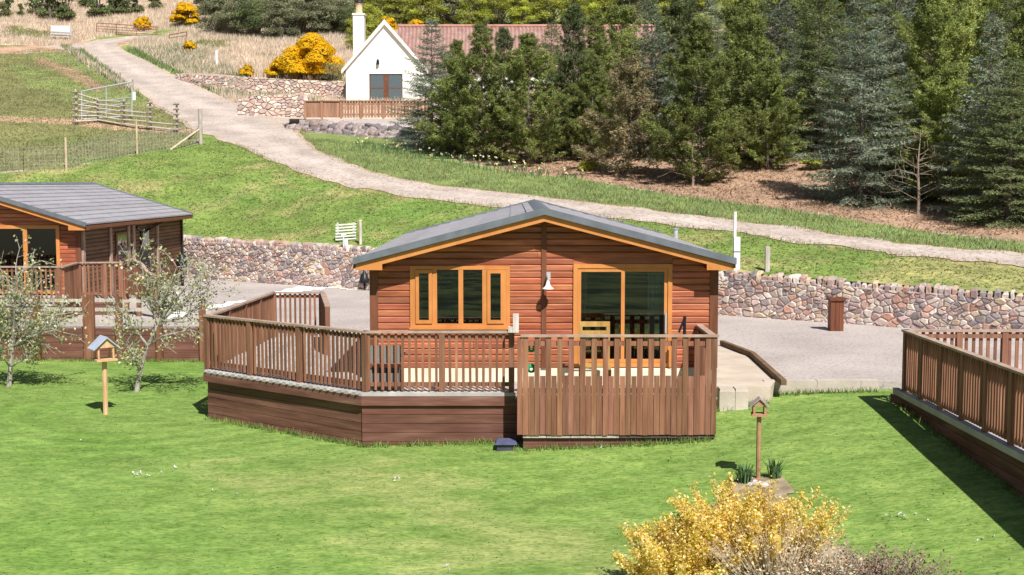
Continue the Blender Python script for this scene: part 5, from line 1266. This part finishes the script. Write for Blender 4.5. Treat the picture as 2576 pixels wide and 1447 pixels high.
tdist = lambda x, y: seg_dist(x, y, [tuple(p) for p in TC[::2]])
hw_ = lambda y: half_width(y) + .06
def gcol(n, c, v=.25, warm=.1): return tints(rs, n, 1 - v, 1 + v, warm) * np.array(c)
# mown lawn nap
x, y = scatter(40000, -14, 12, 12.5, 31.4, lambda x, y: infr(x, y) & ~inpoly(x, y, [(A0[0], A0[1]), (B0[0], B0[1]), (C0[0], C0[1]), (C0[0], SY - .05), (SX1, SY - .05), (SX1, 23.4), (3, 40), (-6, 40)]) & (x < 6.9) & ~((x > 3.4) & (y > 23.1)))
blades('lawn_grass', x, y, LZ(x, y) - .005, rs.uniform(.012, .03, len(x)), rs.uniform(.015, .03, len(x)), gcol(len(x), (.21, .30, .085), .2), 'short mown grass of the front lawn', seed=2, lean=1.8)
# longer tufts along walls and skirts
ex = []
for (p, q, n) in ((A0, B0, 260), (B0, C0, 160), ((C0[0], SY), (SX1, SY), 200), ((3.5, 22.2), (4.7, 22.6), 80), ((4.6, 23.1), (6.8, 23.1), 160), ((6.8, 22.4), (6.9, 14), 200), ((-13.5, 31.4), (-7.7, 31.4), 300)):
    t_ = rs.rand(n); ex.append(np.stack([p[0] + (q[0] - p[0]) * t_ + rs.normal(0, .04, n), p[1] + (q[1] - p[1]) * t_ - np.abs(rs.normal(0, .05, n))], 1))
ex = np.repeat(np.concatenate(ex), 3, 0) + rs.normal(0, .02, (3 * sum(len(e) for e in ex), 2)); x, y = ex[:, 0], ex[:, 1]
blades('edge_grass', x, y, LZ(x, y) - .01, rs.uniform(.05, .14, len(x)), .018, gcol(len(x), (.19, .27, .07), .35), 'longer grass along deck and fence bases', seed=3)
# bank between wall and track
x, y = scatter(160000, -24, 16, 29, 66, lambda x, y: infr(x, y) & (y > wall_y(x) + .4) & (tdist(x, y) > hw_(y)) & inpoly(x, y, mow))
blades('bank_grass', x, y, HZ(x, y), rs.uniform(.02, .06, len(x)), rs.uniform(.03, .06, len(x)), gcol(len(x), (.22, .285, .085), .25), 'short grass on the bank behind the stone wall', seed=4, lean=1.8)
# rough verge above the track
x, y = scatter(260000, -14, 24, 34, 74, lambda x, y: infr(x, y) & (tdist(x, y) > hw_(y) * .97) & (tdist(x, y) < 5.0) & ~inpoly(x, y, mow) & ~inpoly(x, y, trees) & ~inpoly(x, y, px2((500, 250), (770, 297), (1000, 310), (1000, 365), (715, 345), (690, 390), (600, 330))))
blades('verge_grass', x, y, HZ(x, y) - .02, rs.uniform(.05, .17, len(x)) * (1 + .6 * wob(x, y, 1.5, 41)), rs.uniform(.02, .045, len(x)), gcol(len(x), (.25, .31, .13), .35, .16), 'rough green grass on the verge above the track', seed=5, lean=.55)
x, y = scatter(140000, -14, 24, 33, 74, lambda x, y: infr(x, y) & (np.abs(tdist(x, y) - hw_(y) * 1.0) < .3 + .15 * wob(x, y, 2, 43)))
blades('edge_straw', x, y, HZ(x, y) - .01, rs.uniform(.03, .14, len(x)), rs.uniform(.02, .04, len(x)), gcol(len(x), (.36, .29, .15), .4, .1), 'dry straw coloured grass along the track edges', seed=6, cat='dry grass')
# pale dead grass on the upper hill
x, y = scatter(330000, -62, -4, 84, 160, lambda x, y: infr(x, y) & (tdist(x, y) > 2.6) & (x < -6) & ~inpoly(x, y, pad) & (seg_dist(x, y, px2((215, 112), (300, 100), (480, 90))) > 1.2) & ~inpoly(x, y, px2((418, 202), (600, 242), (868, 248), (868, 208), (600, 194))))
g = gcol(len(x), (.68, .56, .44), .3, .06); gm = wob(x, y, .3, 21) + .5 * wob(x, y, .9, 22) > .42; g[gm] = gcol(int(gm.sum()), (.25, .26, .11), .3)
blades('dead_grass', x, y, HZ(x, y) - .03, rs.uniform(.18, .62, len(x)) * np.where(gm, .6, 1), rs.uniform(.04, .09, len(x)), g, 'tall pale dead grass on the upper hillside', seed=7, lean=.22, cat='dry grass')
x, y = scatter(60000, -42, -12, 82, 118, lambda x, y: (tdist(x, y) > hw_(y)) & (tdist(x, y) < 6.5 + 2 * wob(x, y, .4, 31)) & ~inpoly(x, y, pad) & (y > 88))
blades('weed_patch', x, y, HZ(x, y) - .02, rs.uniform(.15, .5, len(x)), rs.uniform(.05, .10, len(x)), gcol(len(x), (.19, .26, .10), .35), 'green weeds along the upper track', seed=8, cat='weeds')
x, y = scatter(120000, -44, -14, 50, 118, lambda x, y: infr(x, y) & inpoly(x, y, pad) & (tdist(x, y) > 2.4))
blades('paddock_grass', x, y, HZ(x, y), rs.uniform(.03, .12, len(x)), rs.uniform(.03, .06, len(x)), gcol(len(x), (.27, .27, .125), .3), 'grazed olive grass of the paddock', seed=9, lean=.6)
x, y = scatter(60000, -4, 26, 38, 70, lambda x, y: infr(x, y) & inpoly(x, y, trees))
blades('needle_litter', x, y, HZ(x, y), rs.uniform(.02, .10, len(x)), rs.uniform(.03, .08, len(x)), gcol(len(x), (.36, .24, .16), .45), 'brown needle litter and dead stalks under the conifers', seed=10, lean=1.2, cat='litter')
# daffodils along the verge and daisies in the lawn
x, y = scatter(5000, -8, 12, 44, 70, lambda x, y: (seg_dist(x, y, px2((880, 362), (1000, 385), (1100, 400), (1250, 425), (1420, 450))) < .9))
blades('daffodil_leaves', np.repeat(x, 3), np.repeat(y, 3), HZ(np.repeat(x, 3), np.repeat(y, 3)), rs.uniform(.2, .38, 3 * len(x)), .03, gcol(3 * len(x), (.10, .20, .085), .3), 'daffodil leaves on the verge below the boulder wall', seed=11, lean=.2, cat='daffodils')
k = rs.rand(len(x)) < .28; mb = MB(); c = np.stack([x[k], y[k], HZ(x[k], y[k]) + rs.uniform(.24, .4, k.sum())], 1)
for q in range(3): sprays(mb, c, np.array([[.2, -1, .3]]) + rs.normal(0, .6, c.shape), .11, .09, np.where(rs.rand(len(c), 1) < .6, np.array([[.95, .88, .45]]), np.array([[.9, .85, .7]])), rs)
tag(mb.build('daffodil_flowers', pmat('petals', g2((.9, .9, .9), .95, 1.05), 3, rough=.7, transl=.2)), 'pale yellow daffodil flowers along the verge', 'daffodils', kind='stuff')
mb = MB()
for (px_, py_, n, sp) in ((355, 1195, 9, .12), (430, 1180, 3, .2), (178, 1115, 2, .2), (985, 1212, 4, .12), (2270, 1298, 9, .14), (1130, 1434, 3, .06), (1530, 1128, 2, .1), (2480, 1360, 3, .1), (560, 1240, 2, .2)):
    b = hitl(px_, py_); c = np.stack([b.x + rs.normal(0, sp, n), b.y + rs.normal(0, sp, n), np.full(n, b.z + .03)], 1)
    for q in range(3): sprays(mb, c, rs.normal(0, 1, (n, 3)) + np.array([0, 0, .6]), .032, .028, np.ones((n, 3)) * .75, rs)
tag(mb.build('daisies', MT['whitepaint']), 'tiny white daisies scattered in the lawn', 'daisies', kind='stuff')
# ------------------------------------------------------------------ saplings with pale blossom
def sapling(label, xb, yb, path, crown, seed, nleaf):
    """path: trunk pixels; crown: [(x,y)] pixel targets of the main limbs, all near the trunk's distance"""
    b = hitl(xb, yb); Y = b.y; rs = np.random.RandomState(seed); t = thing('blossoming_sapling', label, 'tree', tuple(b)); tk = MB(); br = MB(); lf = MB()
    P = [np.array(b) - np.array([0, 0, .1])] + [np.array(at(x, y, Y)) for x, y in path]
    for i, (p, q) in enumerate(zip(P[:-1], P[1:])): tk.tube(p, q, .062 - .012 * i, .062 - .012 * (i + 1), 8, caps=False)
    tips = []
    for (x, y, k) in crown:
        s = P[min(k, len(P) - 1)]; e = np.array(at(x, y, Y + rs.uniform(-.7, .7))); m = (s + e) / 2 + rs.normal(0, .06, 3); r0 = .028
        br.tube(s, m, r0, r0 * .7, 6, caps=False); br.tube(m, e, r0 * .7, r0 * .4, 6, caps=False); d = unit(e - s); L = np.linalg.norm(e - s)
        for f in np.linspace(.25, 1, 6):
            q = s + (m - s) * f * 2 if f < .5 else m + (e - m) * (f - .5) * 2
            for j in range(2):
                n = unit(np.cross(d, rs.normal(size=3))); branches(br, tips, q, unit(d * .5 + n * .9 + np.array([0, 0, .25])), L * rs.uniform(.22, .42), .011, 1, rs, .7, .12, (1, 3))
        tips.append((e, d))
    pts = np.array([q[0] for q in tips]); 
    i = rs.randint(0, len(pts), nleaf); c = pts[i] + rs.normal(0, .07, (nleaf, 3))
    g = tints(rs, nleaf, .6, 1.35); wht = rs.rand(nleaf) < .14; g[wht] = np.array([1.75, 1.6, 2.6]) * rs.uniform(.8, 1.1, (int(wht.sum()), 1))
    sprays(lf, c, rs.normal(0, 1, (nleaf, 3)) + np.array([0, 0, .3]), rs.uniform(.05, .09, nleaf), rs.uniform(.035, .06, nleaf), g, rs)
    tk.build('trunk', MT['palebark'], t); br.build('branches', MT['palebark'], t); lf.build('crown', MT['blossom'], t); return t
sapling('blossoming sapling with slanting trunk between bird table and deck', 342, 986, [(352, 935), (372, 870), (398, 815)],
        [(470, 720, 3), (445, 672, 3), (368, 720, 3), (352, 655, 3), (300, 775, 2), (508, 765, 3), (412, 735, 3), (310, 850, 1), (478, 830, 2), (330, 900, 1), (525, 715, 3)], 5, 2300)
sapling('blossoming sapling with upright trunk at the left edge of the photo', 22, 972, [(26, 925), (32, 872)],
        [(60, 760, 2), (10, 730, 2), (110, 790, 2), (-50, 780, 2), (90, 720, 2), (40, 690, 2), (140, 830, 2), (-20, 850, 1), (100, 870, 1), (165, 800, 2), (20, 800, 2), (70, 840, 2), (-60, 840, 2)], 6, 3300)
# ------------------------------------------------------------------ foreground border plants
def stems_plant(name, label, cat, x, y, Yd, w, h, seed, nst, nleaf, leafmat, stemmat, leaf=.05, up=1.0, tint_f=None, height_var=.35, lf0=.25):
    c = at(x, y, Yd); b = Vector((c.x, Yd, lz(c.x, Yd))); rs = np.random.RandomState(seed); t = thing(name, label, cat, tuple(b)); st = MB(); lf = MB(); P = []; D = []
    for k in range(nst):
        a = rs.uniform(0, 6.28); q = rs.rand() ** .6; base = np.array(b) + np.array([math.cos(a) * q * w * .35, math.sin(a) * q * w * .3, -.03])
        hh = h * rs.uniform(1 - height_var, 1.05) * (1 - .25 * q); out = np.array([math.cos(a), math.sin(a) * .8, 0]) * q * w * .62 + rs.normal(0, .05, 3); tip = base + out + np.array([0, 0, hh]); mid = base + out * .38 + np.array([0, 0, hh * .55]) + rs.normal(0, .03, 3)
        st.tube(base, mid, .007, .005, 4, caps=False); st.tube(mid, tip, .005, .0025, 4, caps=False)
        n = int(nleaf / nst); f = lf0 + (1 - lf0) * rs.rand(n) ** .7; pp = np.where(f[:, None] < .55, base + (mid - base) * (f[:, None] / .55), mid + (tip - mid) * ((f[:, None] - .55) / .45)); P.append(pp + rs.normal(0, leaf * .95, (n, 3))); D.append(rs.normal(0, .8, (n, 3)) + np.array([0, 0, up]))
    P = np.concatenate(P); D = np.concatenate(D); n = len(P); T = tint_f(rs, n) if tint_f else tints(rs, n)
    plates(lf, P, D, rs.uniform(.6, 1.4, n) * leaf, T, rs, .62); st.build('stems', stemmat, t); lf.build('foliage', leafmat, t); return t
def yel(rs, n):
    g = rs.uniform(.72, 1.18, n)[:, None] * np.array([[1.0, 1.0, 1.0]]); k = rs.rand(n); g[k < .32] *= np.array([1.25, 1.42, 3.6]); g[k > .86] *= np.array([.62, .82, .45]); return g
strawstem = pmat('straw_stems', g2((.52, .42, .29)), 5, rough=.8)
stems_plant('yellow_shrub', 'large yellow and cream leaved shrub in the bottom border, tallest of its plants', 'shrub', 1895, 1400, 14.6, 1.16, 1.38, 21, 110, 36000, MT['broomleaf'], strawstem, .036, tint_f=yel)
stems_plant('yellow_shrub', 'smaller yellow leaved shrub at the left end of the bottom border', 'shrub', 1715, 1450, 14.3, .92, 1.02, 22, 80, 24000, MT['broomleaf'], strawstem, .036, tint_f=yel)
stems_plant('green_spire', 'single yellow green upright spire rising between the two yellow shrubs', 'plant', 1722, 1400, 14.75, .12, 1.02, 27, 7, 900, MT['leaf_bright'], strawstem, .05, up=1.6, height_var=.15)
stems_plant('dry_clump', 'clump of pale dry stalks in front of the tallest yellow shrub', 'dry plant', 1955, 1450, 14.0, .9, 1.05, 23, 300, 2600, MT['drygrass'], strawstem, .045, up=1.8, lf0=.1)
stems_plant('brown_shrub', 'brown grey twiggy shrub at the right end of the bottom border', 'shrub', 2215, 1450, 13.9, .95, .72, 24, 170, 7000, MT['heather'], MT['twig'], .032, up=.8)
stems_plant('dry_clump', 'low pale dry clump between the yellow shrub and the brown shrub', 'dry plant', 2090, 1440, 13.8, .7, .68, 25, 200, 1800, MT['drygrass'], strawstem, .04, up=1.6)
stems_plant('grey_green_plant', 'low grey green leafy plant under the yellow shrubs at the bottom edge', 'plant', 1880, 1460, 13.75, .7, .48, 26, 60, 2600, MT['leaf_olive'], MT['twig'], .06)
stems_plant('grey_green_plant', 'low grey green leafy plant at the foot of the brown shrub', 'plant', 2110, 1470, 13.6, .6, .42, 28, 50, 2000, MT['leaf_olive'], MT['twig'], .06)
for (x, y, w, lab, sd) in ((1872, 1216, 44, 'clump of strap leaved green plants left of the brown bird table pole', 1), (1950, 1204, 40, 'clump of strap leaved green plants right of the brown bird table pole', 2)):
    b = hitl(x, y); rs = np.random.RandomState(sd); mb = MB(); n = 70; sc = b.y / FPX
    for k in range(n):
        a = rs.uniform(0, 6.28); r = rs.rand() * w * sc * .42; p = np.array(b) + np.array([r * math.cos(a), r * math.sin(a) * .7, -.02]); h = rs.uniform(.2, .38); o = np.array([math.cos(a), math.sin(a), 0]) * rs.uniform(.02, .16); s = np.array([-math.sin(a), math.cos(a), 0]) * .011
        m = p + o * .35 + np.array([0, 0, h * .62]); e = p + o * 1.2 + np.array([0, 0, h]); g = rs.uniform(.7, 1.3); mb.add([p - s, p + s, m + s, m - s, e], [(0, 1, 2, 3), (3, 2, 4)], (g, g, g))
    tag(mb.build('leafy_clump', MT['daff'], origin=b), lab, 'plant')
mb = MB(); rs = np.random.RandomState(3); b = hitl(1912, 1222)
for k in range(14):
    boulder(mb, (b.x + rs.uniform(-.16, .16), b.y + rs.uniform(-.12, .12), b.z + .02), rs.uniform(.03, .06), rng, tuple(np.array((.62, .55, .5)) * rs.uniform(.7, 1.2)))
tag(mb.build('stone_ring', MT['stone'], origin=b), 'small heap of pale stones at the foot of the brown bird table', 'stones')
patch([(hitl(x, y).x, hitl(x, y).y) for x, y in ((1845, 1215), (1880, 1200), (1960, 1200), (1990, 1235), (1985, 1300), (2200, 1430), (2330, 1560), (1560, 1560), (1660, 1380), (1800, 1270))], .012, 'flower_bed', pmat('bed_soil', g2((.30, .235, .155), .6, 1.3), 5, rough=.95, bump=.6), 'bare pale soil of the border around the shrubs', step=.12, f=LZ)
# ------------------------------------------------------------------ hill fences and gates
FG = [(192.7, 224.6, 314.8, 1), (246.6, 246, 308, 0), (313, 250, 319, 1), (379, 253, 327, 1), (446, 256, 333, 1)]
fy = [hit(x, yb, y0=40) for x, yt, yb, b in FG]
pf = thing('pole_fence', 'old whitish pole fence of stacked round rails in the paddock', 'fence', tuple(fy[0])); mb_p = []
for k, ((x, yt, yb, b), p) in enumerate(zip(FG, fy)):
    zt = at(x, yt, p.y).z; mb = MB(); mb.tube((p.x, p.y, p.z - .2), (p.x, p.y, zt), .06, .055, 8, t=(1.1, 1.08, 1.05))
    mb.build('post', MT['greywood'], pf)
    for j in range(6):
        zz = p.z + (zt - p.z) * (j + .5) / 6; mb = MB(); mb.tube((p.x - .16, p.y - .12, zz), (p.x + .16, p.y - .12, zz), .055, .055, 8, t=(.6, .57, .55)); mb.build('rail_end', MT['greywood'], pf)
rg = random.Random(71)
for k, nr in ((0, 6), (1, 6), (2, 4), (3, 2)):
    p, q = fy[k], fy[k + 1]; zp, zq = at(FG[k][0], FG[k][1], p.y).z - p.z, at(FG[k + 1][0], FG[k + 1][1], q.y).z - q.z
    for j in range(nr):
        f = (j + .6) / 6.3; mb = MB(); mb.tube((p.x, p.y - .1, p.z + zp * f), (q.x, q.y - .1, q.z + zq * f + rg.uniform(-.05, .05)), .05, .045, 7, t=(1.15, 1.13, 1.08)); mb.build('rail', MT['greywood'], pf)
def gate(name, label, x0, x1, ytop, ybot, Yd, mat, bars, uprights, r=.03, cat='gate'):
    a, b, c, d = at(x0, ytop[0], Yd), at(x1, ytop[1], Yd), at(x1, ybot[1], Yd), at(x0, ybot[0], Yd); t = thing(name, label, cat, tuple(d)); mb = MB()
    for u, v in ((a, b), (d, c), (a, d), (b, c)): mb.tube(u, v, r, n=8)
    mb.build('gate_frame', mat, t)
    for f in bars: mb = MB(); mb.tube(a.lerp(d, f), b.lerp(c, f), r * .7, n=6); mb.build('bar', mat, t)
    for f in uprights: mb = MB(); mb.tube(a.lerp(b, f), d.lerp(c, f), r * .9, n=6); mb.build('upright', mat, t)
    return t
gY = hit(265, 318, y0=40).y + 3.0
gate('metal_gate', 'tall grey tubular gate behind the old pole fence', 205, 332, (230, 206), (300, 292), gY, MT['grey_metal'], (.45, .62, .8), (.49,), .045)
p = hit(338, 252, y0=40); mb = MB(); mb.bx(p.x - .1, p.x + .1, p.y - .05, p.y + .05, p.z, p.z + .55); tag(mb.build('white_marker', MT['whitepaint'], origin=p), 'small white marker board by the grey tubular gate', 'marker')
gate('field_gate', 'rusty brown field gate on the hill below the young trees', 243, 395, (58, 68), (84, 92), hit(320, 90, y0=60).y, MT['rust'], (.3, .55, .8), (.33, .66), .045)
gate('field_gate', 'short rusty brown gate beside the small gorse bush', 426, 470, (88, 80), (104, 98), hit(440, 104, y0=60).y, MT['rust'], (.5,), (), .05)
p = hit(155, 104, y0=60); sc = p.y / FPX; t = thing('white_cabinet', 'white slatted cabinet on legs beside the upper track', 'cabinet', tuple(p)); mb = MB(); h0, h1 = (104 - 96) * sc, (104 - 66) * sc
mb.box((p.x, p.y, p.z + (h0 + h1) / 2 + .1), (23 * sc, 0, 0), (0, .3, 0), (0, 0, (h1 - h0) / 2 - .14)); mb.build('body', MT['whitepaint'], t)
for k in range(3): mb = MB(); mb.box((p.x, p.y - .33, p.z + h0 + .1 + .22 * k), (24 * sc, 0, -.05), (0, .02, 0), (0, 0, .06)); mb.build('slat', MT['greywood'], t)
for s in (-1, 1): mb = MB(); mb.bx(p.x + s * 20 * sc - .05, p.x + s * 20 * sc + .05, p.y - .05, p.y + .05, p.z - .2, p.z + h0 + .24); mb.build('leg', MT['greywood'], t)
# strainer post with struts, netting fence
b = hit(505, 363, y0=40); zt = at(505, 274, b.y).z; t = thing('strainer_post', 'thick grey strainer post with two slanting struts beside the track', 'post', tuple(b))
mb = MB(); mb.tube((b.x, b.y, b.z - .3), (b.x, b.y, zt), .105, .10, 10, t=(.9, .86, .84)); mb.build('post', MT['greywood'], t)
a = at(499, 325, b.y); c = hit(428, 378, y0=40); mb = MB(); mb.tube((b.x - .05, b.y, a.z), (c.x, c.y, c.z), .055, .06, 8, t=(1.1, 1.0, .85)); mb.build('strut', MT['greywood'], t)
c = at(473, 349, b.y + .8); mb = MB(); mb.tube((b.x - .05, b.y + .05, a.z + .05), c, .07, .07, 8, t=(.35, .31, .28)); mb.build('strut', MT['greywood'], t)
nf = thing('netting_fence', 'wire netting fence with slim posts along the crest of the green bank', 'fence', tuple(hit(165, 430, y0=40)))
FP = [(-60, 436), (60, 433), (167, 429), (345, 388), (503, 362)]; fp = [hit(x, y, y0=40) for x, y in FP]
for (x, y, yt, tn) in ((167, 429, 346, (1.15, 1.0, .8)), (345, 388, 300, (1.1, .95, .7))):
    p = hit(x, y, y0=40); mb = MB(); mb.tube((p.x, p.y, p.z - .2), (p.x, p.y, at(x, yt, p.y).z), .055, .05, 8, t=tn); mb.build('post', MT['greywood'], nf)
mb = MB(); wt = (.8, .8, .8)
for p, q in zip(fp[:-1], fp[1:]):
    n = int((q - p).length / .22); H = 1.05
    for i in range(n + 1):
        s = p.lerp(q, i / n); s.z = hz(s.x, s.y); mb.bx(s.x - .006, s.x + .006, s.y - .004, s.y + .004, s.z, s.z + H, wt)
    for j in range(8):
        for i in range(0, n, 4):
            s, e = p.lerp(q, i / n), p.lerp(q, min(n, i + 4) / n); s.z = hz(s.x, s.y) + H * j / 7; e.z = hz(e.x, e.y) + H * j / 7; mb.beam(s, e, .006, .010, t=wt)
mb.build('netting', MT['grey_metal'], nf)
# line of slim posts along the upper track
GP = 'slim fence posts along the upper track'; pr = None
for k, (x, yb, yt) in enumerate(((163, 186, 150), (200, 200, 146), (233, 212, 143), (263, 222, 158), (298, 236, 176), (336, 258, 205), (377, 280, 229), (424, 306, 252))):
    x = (163, 199, 233, 263, 299, 338, 380, 423)[k] * .73 + 26; yb = (186, 200, 212, 222, 236, 258, 280, 306)[k] * .73 + 12; yt = yb - (36, 50, 56, 48, 54, 52, 50, 52)[k] * .68
    p = hit(x, yb, y0=60); mb = MB(); mb.tube((0, 0, -.2), (0, 0, at(x, yt, p.y).z - p.z), .06, .05, 7, t=(.62, .56, .54)); o = mb.build('fence_post', MT['greywood']); o.location = p
    tag(o, 'slim grey fence post in the line beside the upper track', 'post', GP)
p = hit(545, 168, y0=60); mb = MB(); mb.tube((p.x, p.y, p.z - .2), (p.x, p.y, at(545, 127, p.y).z), .11, .11, 10); tag(mb.build('marker_post', MT['whitepaint'], origin=p), 'white marker post standing alone in the pale grass', 'post')
